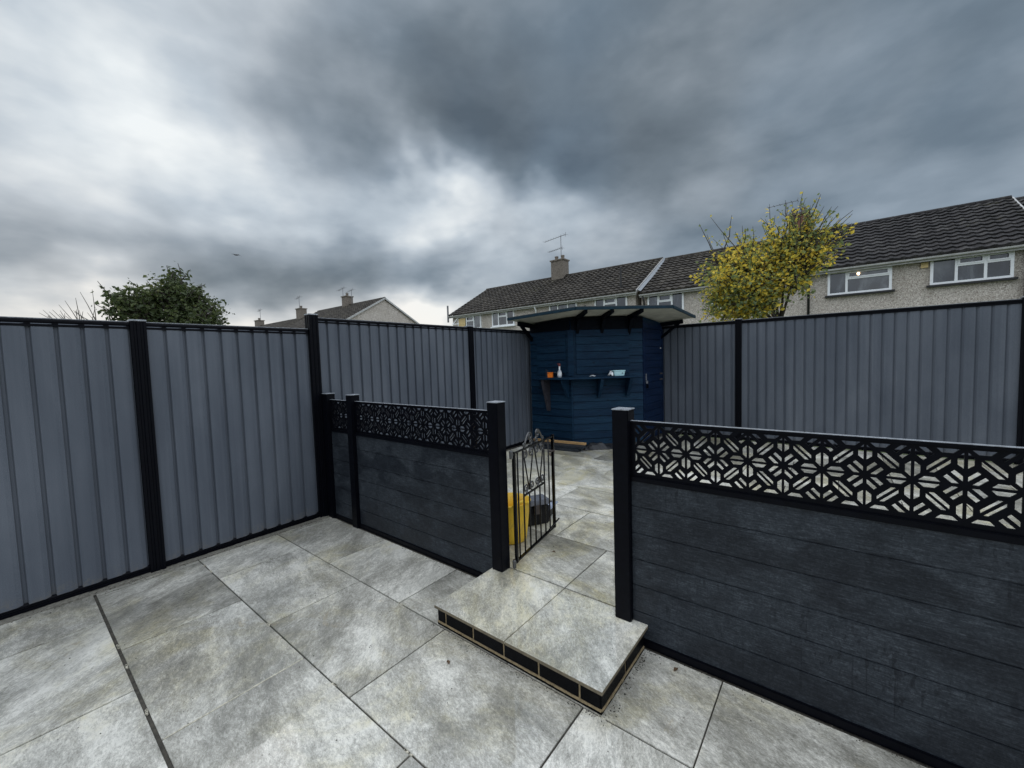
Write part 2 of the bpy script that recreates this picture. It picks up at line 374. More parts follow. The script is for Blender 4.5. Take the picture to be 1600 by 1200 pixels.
# ------------------------------------------------------------------ mesh helpers
class MB:
    def __init__(s): s.v = []; s.f = []
    def add(s, vs, fs):
        o = len(s.v); s.v += [tuple(v) for v in vs]; s.f += [tuple(i + o for i in f) for f in fs]; return s
    def box(s, x0, x1, y0, y1, z0, z1):
        if x0 > x1: x0, x1 = x1, x0
        if y0 > y1: y0, y1 = y1, y0
        vs = [(x, y, z) for z in (z0, z1) for y in (y0, y1) for x in (x0, x1)]
        return s.add(vs, [(0, 2, 3, 1), (4, 5, 7, 6), (0, 1, 5, 4), (2, 6, 7, 3), (0, 4, 6, 2), (1, 3, 7, 5)])
    def obox(s, c, u, v, w_):
        c, u, v, w_ = map(Vector, (c, u, v, w_))
        vs = [c + a * u + b_ * v + d * w_ for d in (-1, 1) for b_ in (-1, 1) for a in (-1, 1)]
        fs = [(0, 2, 3, 1), (4, 5, 7, 6), (0, 1, 5, 4), (2, 6, 7, 3), (0, 4, 6, 2), (1, 3, 7, 5)]
        if u.cross(v).dot(w_) < 0: fs = [f[::-1] for f in fs]
        return s.add(vs, fs)
    def beam(s, a, b_, w_, h, upv=(0, 0, 1)):
        a, b_ = Vector(a), Vector(b_); d = (b_ - a); L = d.length / 2; d.normalize()
        side = d.cross(Vector(upv)).normalized(); u2 = side.cross(d)
        return s.obox((a + b_) / 2, d * L, side * w_ / 2, u2 * h / 2)
    def prism(s, poly, ext):
        n = len(poly); ext = Vector(ext); a = [Vector(p) for p in poly]; b_ = [p + ext for p in a]
        nrm = Vector((0, 0, 0))
        for i in range(n): nrm += a[i].cross(a[(i + 1) % n])
        fs = [tuple(range(n))[::-1], tuple(range(n, 2 * n))] + [(i, (i + 1) % n, n + (i + 1) % n, n + i) for i in range(n)]
        if nrm.dot(ext) < 0: fs = [f[::-1] for f in fs]
        return s.add(a + b_, fs)
    def tube(s, pts, r, n=6, cap=True):
        pts = [Vector(p) for p in pts]; k = len(pts)
        rs = r if isinstance(r, (list, tuple)) else [r] * k
        vs = []; pv = None
        for i, p in enumerate(pts):
            d = (pts[min(i + 1, k - 1)] - pts[max(i - 1, 0)]).normalized()
            if pv is None:
                pv = d.orthogonal().normalized()
            else:
                pv = (pv - d * pv.dot(d))
                pv = pv.normalized() if pv.length > 1e-6 else d.orthogonal().normalized()
            q = d.cross(pv)
            for j in range(n):
                a = 2 * math.pi * j / n; vs.append(p + rs[i] * (math.cos(a) * pv + math.sin(a) * q))
        fs = [(i * n + j, i * n + (j + 1) % n, (i + 1) * n + (j + 1) % n, (i + 1) * n + j) for i in range(k - 1) for j in range(n)]
        if cap: fs += [tuple(range(n))[::-1], tuple((k - 1) * n + j for j in range(n))]
        return s.add(vs, fs)
    def lathe(s, c, prof, n=24, closed=False):
        c = Vector(c); vs = []
        for r_, z in prof:
            for j in range(n):
                a = 2 * math.pi * j / n; vs.append(c + Vector((r_ * math.cos(a), r_ * math.sin(a), z)))
        k = len(prof)
        fs = [(i * n + j, i * n + (j + 1) % n, (i + 1) * n + (j + 1) % n, (i + 1) * n + j) for i in range(k - 1) for j in range(n)]
        fs += [tuple(range(n))[::-1], tuple((k - 1) * n + j for j in range(n))]
        return s.add(vs, fs)
    def build(s, name, mat, parent=None, smooth=False, bevel=0, mats=None, org=None):
        me = bpy.data.meshes.new(name)
        o_ = Vector(org) if org else (worldloc(parent) if parent else Vector((0, 0, 0)))
        me.from_pydata([tuple(Vector(v) - o_) for v in s.v], [], s.f)
        me.validate()
        me.materials.append(mat)
        if bevel:
            bm = bmesh.new(); bm.from_mesh(me)
            bmesh.ops.bevel(bm, geom=[e for e in bm.edges if len(e.link_faces) == 2 and e.calc_face_angle(0) > .4], offset=bevel, segments=2, affect='EDGES', clamp_overlap=True)
            bm.to_mesh(me); bm.free()
        if smooth: me.polygons.foreach_set('use_smooth', [True] * len(me.polygons))
        ob = bpy.data.objects.new(name, me); COL.objects.link(ob)
        if parent: ob.parent = parent
        elif org: ob.location = o_
        return ob
def worldloc(o):
    v = Vector((0, 0, 0))
    while o: v += o.location; o = o.parent
    return v
def thing(name, label, cat, loc=(0, 0, 0), group=None):
    o = bpy.data.objects.new(name, None); COL.objects.link(o); o.location = loc; o.empty_display_size = .1
    o['label'] = label; o['category'] = cat
    if group: o['group'] = group
    return o
def tag(o, label=None, cat=None, group=None, kind=None):
    for k, v in (('label', label), ('category', cat), ('group', group), ('kind', kind)):
        if v: o[k] = v
    return o
def copy_tree(o, parent=None, loc=None):
    c = o.copy(); COL.objects.link(c); c.parent = parent
    if loc is not None: c.location = loc
    for ch in list(o.children): copy_tree(ch, c)
    return c

# ------------------------------------------------------------------ ground
ZU = .122
tag(MB().add([(-400, -400, -.06), (400, -400, -.06), (400, 400, -.06), (-400, 400, -.06)], [(0, 1, 2, 3)]).build('ground', M['soil']), kind='structure')
def slabs(name, mat, rows, x0, x1, ztop, thick, gap, skip=None):
    mb = MB()
    for ya, yb, xj, gp in rows:
        k0 = math.ceil((x0 - xj) / .9015) - 1
        xs = []
        x = xj + k0 * .9015
        while x < x1 + 1: xs.append(x); x += .9015
        for a, b_ in zip(xs, xs[1:]):
            a2, b2 = max(a, x0), min(b_, x1)
            if b2 - a2 < .03: continue
            c0, c1, d0, d1 = a2 + gap / 2, b2 - gap / 2, ya + gp / 2, yb - gp / 2
            j = [random.uniform(-.0012, .0012) for _ in range(3)]
            if skip and skip(c0, c1, d0, d1): continue
            mb.box(c0 + j[0], c1 + j[1], d0, d1, ztop - thick, ztop + j[2] * .5)
    return mb
rows = []
ys = [-4.48 + .6007 * i for i in range(0, 9)]
yl = [-3.88, -3.28, -2.68, -2.08, -1.48, -.88, -.278, .322, .921, 1.522, 2.04]
for i, (a, b_) in enumerate(zip(yl, yl[1:])):
    odd = (len(yl) - 2 - i) % 2 == 0
    rows.append((a, b_, -2.204 if (b_ == 2.04 or b_ == .921) else -2.664, .006))
rows = [(a + (.004 if a in (.322, -1.48) else 0), b_ - (.004 if b_ in (.322, -1.48) else 0), (-2.204 if k % 2 == 0 else -2.664), .008) for k, (a, b_) in enumerate(reversed(list(zip(yl, yl[1:]))))]
lp = slabs('lower_patio', None, rows, -4.06, 4.9, 0.0, .02, .008, skip=lambda a, b_, c, d: False)
tag(lp.build('lower_patio', M['slab'], bevel=.0012), kind='structure')
jb = MB().box(-4.19, 5, -4, 2.099, -.05, -.006)
for y, w_ in ((.322, .006), (-.278, .003)):            # wider jointed lines
    pass
tag(jb.build('paving_joint', M['joint']), kind='structure')
pw = MB(); rj = random.Random(2)
for i in range(12):
    y = .335 + i * .048; pw.box(-2.2085 + rj.uniform(0, .002), -2.1995 - rj.uniform(0, .002), y, y + .047, -.006, .0006 + rj.uniform(0, .001))
for x, y in ((-3.17, .322), (-2.92, .322), (-2.45, .322), (-3.9, .921), (-3.75, .921), (-2.19, 1.522), (-2.66, .921), (-1.9, .921), (-.775, 1.522), (-1.32, .921)):
    for k in range(4): pw.obox((x + rj.uniform(-.02, .02), y + rj.uniform(-.003, .003), -.001), (rj.uniform(.003, .009), .002, 0), (-.002, .003, 0), (0, 0, .0035))
tag(pw.build('joint_pointing', M['pale_mortar']), kind='structure')
hm = MB()
for i in range(60):                                     # haunch of mortar along the fence
    y = -3.9 + i * .1
    if y > 2.02: break
    hm.box(-4.13, -4.06 + random.uniform(-.012, .008), y, y + .1, -.01, .003 + random.uniform(-.003, .003))
tag(hm.build('mortar_haunch', M['haunch']), kind='structure')
yu = [2.110, 2.715, 3.330, 3.932, 4.537, 5.142, 5.747, 6.352, 6.957, 7.46]
rows = [(a, b_, (-1.309 if k in (0,) or k % 2 == 0 else -1.764), .006) for k, (a, b_) in enumerate(zip(yu, yu[1:]))]
rows[0] = (yu[0], yu[1], -1.309, .006); rows[1] = (yu[1], yu[2], -1.764, .006)
rows = [(a, b_, (-1.309 if k % 2 == 0 else -1.764), .009) for k, (a, b_) in enumerate(zip(yu, yu[1:]))]
tag(slabs('upper_patio', None, rows, -4.06, 4.9, ZU, .02, .009).build('upper_patio', M['slab_up'], bevel=.0012), kind='structure')
tag(MB().box(-4.17, 5, 2.10, 7.5, -.05, ZU - .007).build('upper_patio_base', M['joint']), kind='structure')

# step
st = thing('step', 'shallow black brick step topped with two wet pale grey slabs at the gateway', 'step', (-1.3, 1.8, 0))
b1 = MB(); b1.box(-1.844, -1.3105, 1.515, 2.104, ZU - .019, ZU); b1.build('slab_tread', M['slab_step'], st, bevel=.0012)
b1 = MB(); b1.box(-1.3035, -.766, 1.515, 2.104, ZU - .019, ZU); b1.build('slab_tread', M['slab_step'], st, bevel=.0012)
b1 = MB(); b1.box(-1.8435, -1.311, 1.5145, 2.10, ZU - .0186, ZU - .003); b1.box(-1.303, -.7655, 1.5145, 2.10, ZU - .0186, ZU - .003); 
b1.build('slab_edge', M['slab_edge'], st)
mo = MB(); mo.box(-1.829, -.781, 1.533, 2.03, 0.0, ZU - .0192)
for i in range(48):
    x = -1.832 + i * .02195; mo.box(x, x + .02195, 1.5265 + random.random() * .0015, 1.534, .0135 - random.random() * .002, .0235)
for i in range(22):
    y = 1.536 + i * .0222; mo.box(-.782, -.7755 + random.random() * .003, y, y + .0222, .0125 - random.random() * .003, .0235)
mo.build('mortar', M['mortar'], st)
bk = MB(); xs = [-1.832, -1.765, -1.545, -1.327, -1.108, -.885, -.778]
for a, b_ in zip(xs, xs[1:]): bk.box(a + .005, b_ - .005, 1.529, 1.60, .024, .092)
bk.box(-.80, -.777, 1.531, 1.785, .024, .092); bk.box(-.80, -.777, 1.797, 2.028, .024, .092)
bk.box(-1.833, -1.80, 1.531, 1.785, .024, .092); bk.box(-1.833, -1.80, 1.797, 2.028, .024, .092)
bk.box(-1.834, -.776, 1.527, 1.60, .0005, .013); bk.box(-.80, -.774, 1.60, 2.03, .0005, .012)
bk.build('brick_course', M['black_brick'], st, bevel=.002)

# ------------------------------------------------------------------ corrugated fences
PITCH_R = .1230
def corr(p0, p1, n, z0, z1, off=0., depth=.023):
    """ribbed sheet from p0 to p1, ribs standing towards n"""
    p0, p1, n = Vector((*p0, 0)), Vector((*p1, 0)), Vector((*n, 0)); L = (p1 - p0).length; u = (p1 - p0) / L
    prof = [(0, 1), (.072, 1), (.098, .78), (.100, 0), (.116, 0), (.123, 1)] if n.x > .5 else [(0, 1), (.088, 1), (.091, 0), (.097, 0), (.123, 1)]
    pts = [(0., 1.)] ; x = -off
    pts = []
    while x < L + .2:
        for a, h in prof[:-1]:
            if 0 <= x + a <= L: pts.append((x + a, h))
        x += PITCH_R
    pts = [(0., pts[0][1])] + pts + [(L, pts[-1][1])]
    mb = MB(); vs = []; t = .004
    for a, h in pts:
        q = p0 + u * a + n * ((depth if n.x > .5 else .017) * h)
        for zz in (z0, z1): vs.append(q + Vector((0, 0, zz)))
        for zz in (z0, z1): vs.append(q - n * t + Vector((0, 0, zz)))
    fs = []
    for i in range(len(pts) - 1):
        a, b_ = i * 4, i * 4 + 4
        fs += [(a, b_, b_ + 1, a + 1), (a + 2, a + 3, b_ + 3, b_ + 2), (a + 1, b_ + 1, b_ + 3, a + 3), (a, a + 2, b_ + 2, b_)]
    if u.cross(Vector((0, 0, 1))).dot(n) < 0: fs = [f[::-1] for f in fs]
    return mb.add(vs, fs)
def fluted_post(x, y, n, z0, z1, w_=.092):
    """post with recessed flutes on its faces; n = direction it faces"""
    mb = MB(); n = Vector((*n, 0)); u = Vector((-n.y, n.x, 0)); h = w_ / 2
    prof = []
    def side(a, b_):
        # a->b with two shallow flutes
        d = (b_ - a); L = d.length; d = d / L; inn = Vector((-d.y, d.x, 0))
        res = [a]
        for s0, s1 in ((.18, .40), (.60, .82)):
            for q, k in ((s0, 0), (s0 + .04, .006), (s1 - .04, .006), (s1, 0)): res.append(a + d * (L * q) + inn * k)
        return res
    c = Vector((x, y, 0)); cs = [c - u * h - n * h, c + u * h - n * h, c + u * h + n * h, c - u * h + n * h]
    if (cs[1] - cs[0]).cross(cs[2] - cs[1]).z < 0: cs = cs[::-1]
    for i in range(4): prof += side(cs[i], cs[(i + 1) % 4])
    mb.prism([p + Vector((0, 0, z0)) for p in prof], (0, 0, z1 - z0)); return mb
def rail(p0, p1, n, z0, z1, w_=.05):
    p0, p1 = Vector((*p0, 0)), Vector((*p1, 0)); n = Vector((*n, 0)); u = (p1 - p0)
    mb = MB(); h = w_ / 2; H = z1 - z0
    sec = [(-h, 0), (h, 0), (h, H * .30), (h - .006, H * .36), (h - .006, H * .5), (h, H * .58), (h, H * .82), (h - .008, H), (-h + .008, H), (-h, H * .82)]
    mb.prism([p0 + n * a + Vector((0, 0, z0 + b_)) for a, b_ in sec], u); return mb
FG = 'grey corrugated steel fences round the garden'
def fence(label, runs, posts, n, z0, ztop, group=FG):
    t = thing('metal_fence', label, 'fence', (*posts[0][:2], z0), group)
    for (p0, p1, off) in runs:
        corr(p0, p1, n, z0 + .03, ztop - .03, off).build('ribbed_panel', M['fence'], t)
        tr_ = rail(p0, p1, n, ztop - .052, ztop).build('top_rail', M['black_metal'], t)
        rail(p0, p1, n, ztop + .0005, ztop + .0065, .036).build('rail_glint', M['glint_cap'], tr_)  # thin pale strip added as the bright line along the rail top
        rail(p0, p1, n, z0 - .005, z0 + .045).build('bottom_rail', M['black_metal'], t)
    for (x, y, zt) in posts:
        p = fluted_post(x, y, n, -.05, zt).build('post', M['black_metal'], t)
        MB().box(x - .049, x + .049, y - .049, y + .049, zt, zt + .012).build('post_cap', M['glint_cap'], p, bevel=.003)
    return t
XF = -4.15
fence('grey corrugated steel fence beside the lower patio, left of the tall black corner post',
      [((XF, -2.50), (XF, -.722), .030), ((XF, -.63), (XF, .634), .076), ((XF, .726), (XF, 1.955), .0)],
      [(XF, -.676, 1.93), (XF, .680, 1.930)], (1, 0), .012, 1.922)
fence('taller grey corrugated steel fence running from the tall black post to the blue shed',
      [((XF, 2.047), (XF, 4.215), .010), ((XF, 4.307), (XF, 7.45), .05)],
      [(XF, 2.001, 2.065), (XF, 4.261, 2.050)], (1, 0), ZU + .01, 2.040)
YF = 7.53
fence('grey corrugated steel fence along the back, right of the blue shed',
      [((-4.10, YF), (-1.288, YF), .052), ((-1.196, YF), (1.705, YF), .010), ((1.797, YF), (4.6, YF), .04)],
      [(-1.242, YF, 2.095), (1.751, YF, 2.095)], (0, -1), ZU + .01, 2.078)

# ------------------------------------------------------------------ low screens with cut out lattice
SP = .1325; ZC = 1.063; XA = -.569
def clip(poly, x0, x1, z0, z1):
    def cl(p, f, inter):
        o_ = []
        for i in range(len(p)):
            a, b_ = p[i], p[(i + 1) % len(p)]
            if f(a): o_.append(a)
            if f(a) != f(b_): o_.append(inter(a, b_))
        return o_
    def ix(c): return lambda a, b_: (c, a[1] + (b_[1] - a[1]) * (c - a[0]) / (b_[0] - a[0]))
    def iz(c): return lambda a, b_: (a[0] + (b_[0] - a[0]) * (c - a[1]) / (b_[1] - a[1]), c)
    for f, i in ((lambda p: p[0] >= x0, ix(x0)), (lambda p: p[0] <= x1, ix(x1)), (lambda p: p[1] >= z0, iz(z0)), (lambda p: p[1] <= z1, iz(z1))):
        if len(poly) < 3: return []
        poly = cl(poly, f, i)
    return poly
def area(p): return .5 * sum(p[i][0] * p[(i + 1) % len(p)][1] - p[(i + 1) % len(p)][0] * p[i][1] for i in range(len(p)))
def cell_holes():
    """openings in one unit cell: A nodes at (0,0),(1,1); B nodes at (1,0),(0,1)"""
    H = []
    k = .019                                   # half bar on the A-A diagonal
    a, b_ = .272, .728
    def off(p, d): return (p[0] + d[0] * k, p[1] + d[1] * k)
    # two halves of the long hexagon split by the A-A bar
    H.append([(a, a + .045), (b_ - .045, b_), (b_ - .155, b_), (a, a + .155)])
    H.append([(a + .045, a), (a + .155, a), (b_, b_ - .155), (b_, b_ - .045)])
    # slots flanking each B diagonal
    for m_ in (0, 1):
        for pl in ([(.112, .043), (.248, .043), (.412, .207), (.343, .276)], [(.043, .112), (.276, .343), (.207, .412), (.043, .248)]):
            H.append([((1 - u, v) if m_ == 0 else (u, 1 - v)) for u, v in pl])
    # half petals on every edge, next to the A nodes
    pet = [(.135, .040), (.525, .040), (.425, .145), (.275, .145)]
    pet2 = [(.105, .034), (.545, .034), (.440, .154), (.228, .154)]
    for m_ in (0, 1):
        for sw in (0, 1):
            pl = [((v, u) if sw else (u, v)) for u, v in pet2]
            H.append([(u, v) if m_ == 0 else (1 - u, 1 - v) for u, v in pl])
    return H
CH = cell_holes()
def lattice(x0, x1, z0, z1, ox0, ox1, oz0, oz1, y, t=.004):
    holes = []
    i0 = math.floor((ox0 - XA) / SP) - 1; i1 = math.ceil((ox1 - XA) / SP) + 1
    for i in range(i0, i1):
        for j in (-2, -1, 0, 1):
            fl = (i + j) % 2
            for h in CH:
                pl = []
                for u, v in h:
                    if fl: u = 1 - u
                    pl.append((XA + (i + u) * SP, ZC + (j + v) * SP))
                pl = clip(pl, ox0, ox1, oz0, oz1)
                # tidy doubles
                q = []
                for p in pl:
                    if not q or math.hypot(p[0] - q[-1][0], p[1] - q[-1][1]) > 1e-4: q.append(p)
                if len(q) > 2 and math.hypot(q[0][0] - q[-1][0], q[0][1] - q[-1][1]) < 1e-4: q.pop()
                if len(q) < 3 or abs(area(q)) < 4e-5: continue
                if area(q) > 0: q = q[::-1]
                holes.append(q)
    outer = [(x0, z0), (x1, z0), (x1, z1), (x0, z1)]
    loops = [[Vector((p[0], p[1], 0)) for p in L] for L in [outer] + holes]
    tris = tessellate_polygon(loops)
    flat = [p for L in loops for p in L]
    mb = MB(); n = len(flat)
    vs = [(p.x, y - t, p.y) for p in flat] + [(p.x, y + t, p.y) for p in flat]
    fs = []
    for a, b_, c in tris:
        A = (flat[b_] - flat[a]).cross(flat[c] - flat[a]).z
        if A < 0: a, b_ = b_, a
        fs.append((a, b_, c)); fs.append((a + n, c + n, b_ + n))
    k = 0
    for L in loops:
        m_ = len(L)
        for i in range(m_):
            a, b_ = k + i, k + (i + 1) % m_; fs.append((b_, a, a + n, b_ + n))
        k += m_
    mb.add(vs, fs); return mb
YS = 2.07
def sq_post(x, zt, t, z0=-.03, w_=.09):
    p = MB().box(x - w_ / 2, x + w_ / 2, YS - w_ / 2, YS + w_ / 2, z0, zt).build('post', M['black_metal'], t, bevel=.004)
    MB().box(x - w_ / 2 - .002, x + w_ / 2 + .002, YS - w_ / 2 - .002, YS + w_ / 2 + .002, zt, zt + .006).build('post_cap', M['glint_cap'], p, bevel=.002)
def screen(label, spans, posts):
    t = thing('garden_screen', label, 'screen', (posts[0][0], YS, 0), 'low black composite screens across the patio')
    for x0, x1 in spans:
        mb = MB()
        for z0, z1 in ((.040, .178), (.182, .322), (.326, .466), (.470, .608), (.612, .752), (.756, .892)):
            mb.box(x0, x1, YS - .011, YS + .011, z0, z1)
        mb.box(x0, x1, YS - .006, YS + .006, .035, .892)
        mb.build('board_panel', M['board'], t, bevel=.0015)
        lat = lattice(x0, x1, .905, 1.204, x0 + .022, x1 - .022, .934, 1.193, YS - .004)
        lat.build('lattice_panel', M['black_metal'], t)
        r_ = MB().box(x0, x1, YS - .02, YS + .02, .890, .917); r_.build('middle_rail', M['black_metal'], t, bevel=.003)
        MB().box(x0, x1, YS - .013, YS + .013, 1.196, 1.210).build('top_rail', M['black_metal'], t, bevel=.003)
        MB().box(x0, x1, YS - .010, YS + .010, 1.2104, 1.2125).build('rail_glint', M['glint_cap'], t)  # pale strip painting the glint along the screen's top edge
        MB().box(x0, x1, YS - .022, YS + .022, 0.0, .042).build('bottom_rail', M['black_metal'], t, bevel=.003)
    for x, zt in posts: sq_post(x, zt, t)
screen('low black screen with cut-out lattice top, left of the gate', [(-3.985, -3.622), (-3.532, -1.835)], [(-4.03, 1.268), (-3.577, 1.268), (-1.790, 1.270)])
screen('low black screen with cut-out lattice top, right of the brick step', [(-.846, .964), (1.054, 2.2)], [(-.891, 1.268), (1.009, 1.268)])

# grit and crumbs swept against the fences and the step
rg = random.Random(77); gr_ = MB()
def crumb(x, y, z, s_):
    a = rg.uniform(0, 3.14); gr_.obox((x, y, z + s_ * .3), (s_ * math.cos(a), s_ * math.sin(a), 0), (-s_ * .6 * math.sin(a), s_ * .6 * math.cos(a), 0), (0, 0, s_ * .35))
for i in range(420): crumb(-4.10 + abs(rg.gauss(0, .045)), rg.uniform(-1.0, 2.0), .0005, rg.uniform(.0012, .0040))
for i in range(260): crumb(rg.uniform(-3.9, .6), 2.045 - abs(rg.gauss(0, .022)), .0005, rg.uniform(.0010, .0032))
for i in range(170): crumb(rg.uniform(-1.86, -.74), 1.520 - abs(rg.gauss(0, .018)), .0005, rg.uniform(.0010, .0030))
for i in range(90): crumb(-.765 + abs(rg.gauss(0, .018)), rg.uniform(1.52, 2.02), .0005, rg.uniform(.0010, .0035))
for i in range(230): crumb(rg.uniform(-4, .4), rg.uniform(.0, 2.0), .0008, rg.uniform(.0010, .0028))
for i in range(160): crumb(rg.uniform(-4.0, -1.0), rg.uniform(2.2, 5.2), ZU + .0008, rg.uniform(.0014, .004))
tag(gr_.build('grit', M['joint']), 'scattered dark grit and crumbs on the paving along the fence feet and step', 'grit', kind='stuff')

# ------------------------------------------------------------------ wrought iron gate, standing open
H0 = Vector((-1.714, 2.150, 0)); GE = Vector((-1.820, 2.810, 0)); gu = (GE - H0).normalized(); gn = Vector((-gu.y, gu.x, 0))
def gp(s, z, o_=0.): return H0 + gu * s + gn * o_ + Vector((0, 0, z))
gt = thing('iron_gate', 'small black wrought iron gate with scrolls, standing open beside the yellow tub', 'gate', tuple(H0 + Vector((0, 0, ZU))))
fr = MB()
fr.beam(gp(.0, .150), gp(.0, .925), .022, .022, gn); fr.beam(gp(.655, .150), gp(.655, .93), .022, .022, gn)
fr.beam(gp(-.01, .160), gp(.666, .160), .014, .020, gn)
fr.beam(gp(-.01, .915), gp(.13, .915), .012, .014, gn); fr.beam(gp(.13, .915), gp(.484, .915), .012, .014, gn); fr.beam(gp(.484, .915), gp(.666, .915), .012, .014, gn)
fr.beam(gp(.13, .578), gp(.484, .578), .012, .014, gn)
fr.build('frame', M['gate_iron'], gt, bevel=.002)
for s_, zt in ((.050, .915), (.13, .915), (.218, .578), (.307, .578), (.395, .578), (.484, .915), (.568, .915)):
    MB().tube([gp(s_, .160), gp(s_, zt)], .0062, 8).build('bar', M['gate_iron'], gt, smooth=True)
vb = MB()
for a, b_ in (((.137, .905), (.218, .600)), ((.218, .600), (.300, .905)), ((.314, .905), (.395, .600)), ((.395, .600), (.477, .905))):
    vb.tube([gp(*a), gp(*b_)], .0052, 8)
vb.build('diagonal_bar', M['gate_iron'], gt, smooth=True)
def scroll(mb, cx, cz, r_, a0, turns, sgn=1, end=.35, rad=.006):
    pts = []; N = 26
    for i in range(N + 1):
        f = i / N; rr = r_ * (1 - (1 - end) * f); a = a0 + sgn * turns * 2 * math.pi * f
        pts.append(gp(cx + rr * math.cos(a), cz + rr * math.sin(a)))
    mb.tube(pts, rad, 6)
for cx in (.166, .262, .352, .446):
    sg = 1 if cx in (.166, .352) else -1
    sm = MB(); scroll(sm, cx, .622, .034, R(-90), 1.35, sg); sm.build('scroll', M['cast_iron'], gt, smooth=True)
    sm = MB(); scroll(sm, cx, .872, .034, R(90), 1.35, -sg); sm.build('scroll', M['cast_iron'], gt, smooth=True)
cr = MB()
for c_, sg in ((.245, 1), (.372, -1)):
    # tall crest loop: leg from the top rail sweeping up and curling over
    pts = [gp(c_ - sg * .10, .918), gp(c_ - sg * .075, .955), gp(c_ - sg * .05, .990), gp(c_ - sg * .022, 1.015)]
    for i in range(20):
        a = R(120) - R(400) * i / 19; rr = .030 - .017 * i / 19
        pts.append(gp(c_ + sg * (rr * math.cos(a)) * 1.0 - 0, .990 + rr * math.sin(a)))
    cr.tube(pts, .0068, 6)
    scroll(cr, c_ + sg * .015, .945, .024, R(90), 1.3, -sg, .3, .0055)
scroll(cr, .150, .940, .020, R(-90), 1.2, 1, .3, .0055); scroll(cr, .465, .940, .020, R(-90), 1.2, -1, .3, .0055)
cr.build('crest', M['cast_iron'], gt, smooth=True)
lt = MB(); lt.beam(gp(.60, .80), gp(.67, .80), .012, .022, gn); lt.tube([gp(.648, .795, -.02), gp(.648, .795, .04)], .006, 8); lt.beam(gp(.60, .785), gp(.61, .765), .01, .01, gn)
lt.build('latch', M['dark_steel'], gt)
bo = MB(); bo.tube([gp(.52, .185, -.014), gp(.72, .205, -.014)], .006, 8); bo.build('drop_bolt', M['gate_iron'], gt)
for z in (.905, .150):
    hg = MB(); hg.lathe(gp(-.036, z - .02), [(.012, 0), (.013, .01), (.013, .05), (.009, .056)], 12); hg.beam(gp(-.045, z + .005), gp(.0, z + .005), .010, .014, gn)
    hg.build('hinge', M['cast_iron'], gt)

# ------------------------------------------------------------------ things behind the gate
BC = Vector((-2.030, 2.475, ZU))
tb = thing('builders_tub', 'dirty yellow flexible tub standing on the patio behind the open gate', 'tub', tuple(BC))
MB().lathe(BC, [(.118, .001), (.130, .010), (.140, .09), (.150, .18), (.164, .305), (.171, .31), (.171, .317), (.158, .317), (.145, .18), (.130, .05), (.10, .02), (.01, .018)], 40).build('shell', M['bucket'], tb, smooth=True)
for a0 in (R(-20), R(160)):
    pts = []
    for i in range(9):
        a = a0 + R(-24 + 6 * i); pts.append(BC + Vector((.169 * math.cos(a), .169 * math.sin(a), .315 + .030 * math.sin(math.pi * i / 8))))
    MB().tube(pts, .011, 8).build('handle', M['bucket'], tb, smooth=True)
def local(c, ang):
    ca, sa = math.cos(ang), math.sin(ang); u = Vector((ca, sa, 0)); v = Vector((-sa, ca, 0)); c = Vector(c)
    return lambda x, y, z: c + u * x + v * y + Vector((0, 0, z))
def lbox(mb, L, x0, x1, y0, y1, z0, z1):
    o_ = L(0, 0, 0); u = (L(1, 0, 0) - o_); v = (L(0, 1, 0) - o_)
    return mb.obox(L((x0 + x1) / 2, (y0 + y1) / 2, (z0 + z1) / 2), u * (x1 - x0) / 2, v * (y1 - y0) / 2, Vector((0, 0, (z1 - z0) / 2)))
tc_ = thing('tool_case', 'black plastic tool case standing close behind the yellow tub', 'tool case', (-2.10, 2.92, ZU))
L = local((-2.06, 2.84, ZU), R(60))
lbox(MB(), L, -.12, .12, -.07, .07, .0, .165).build('body', M['plastic_black'], tc_, bevel=.01)
lbox(MB(), L, -.13, .13, -.08, .08, .172, .215).build('lid', M['case_lid'], tc_, bevel=.008)
lbox(MB(), L, -.03, .03, -.084, -.074, .10, .18).build('clasp', M['dark_steel'], tc_, bevel=.002)
ct = thing('tool_tray', 'low black tray with a wet pale top lying on the patio beyond the tool case', 'tray', (-2.2, 3.2, ZU))
L = local((-2.13, 3.02, ZU), R(12))
lbox(MB(), L, -.13, .13, -.09, .09, .005, .085).build('base', M['plastic_black'], ct, bevel=.012)
lbox(MB(), L, -.15, .15, -.115, .115, .090, .104).build('tray_top', M['tray'], ct, bevel=.004)
lbox(MB(), L, -.12, .10, .07, .085, .105, .117).build('guide_bar', M['dark_steel'], ct, bevel=.002)

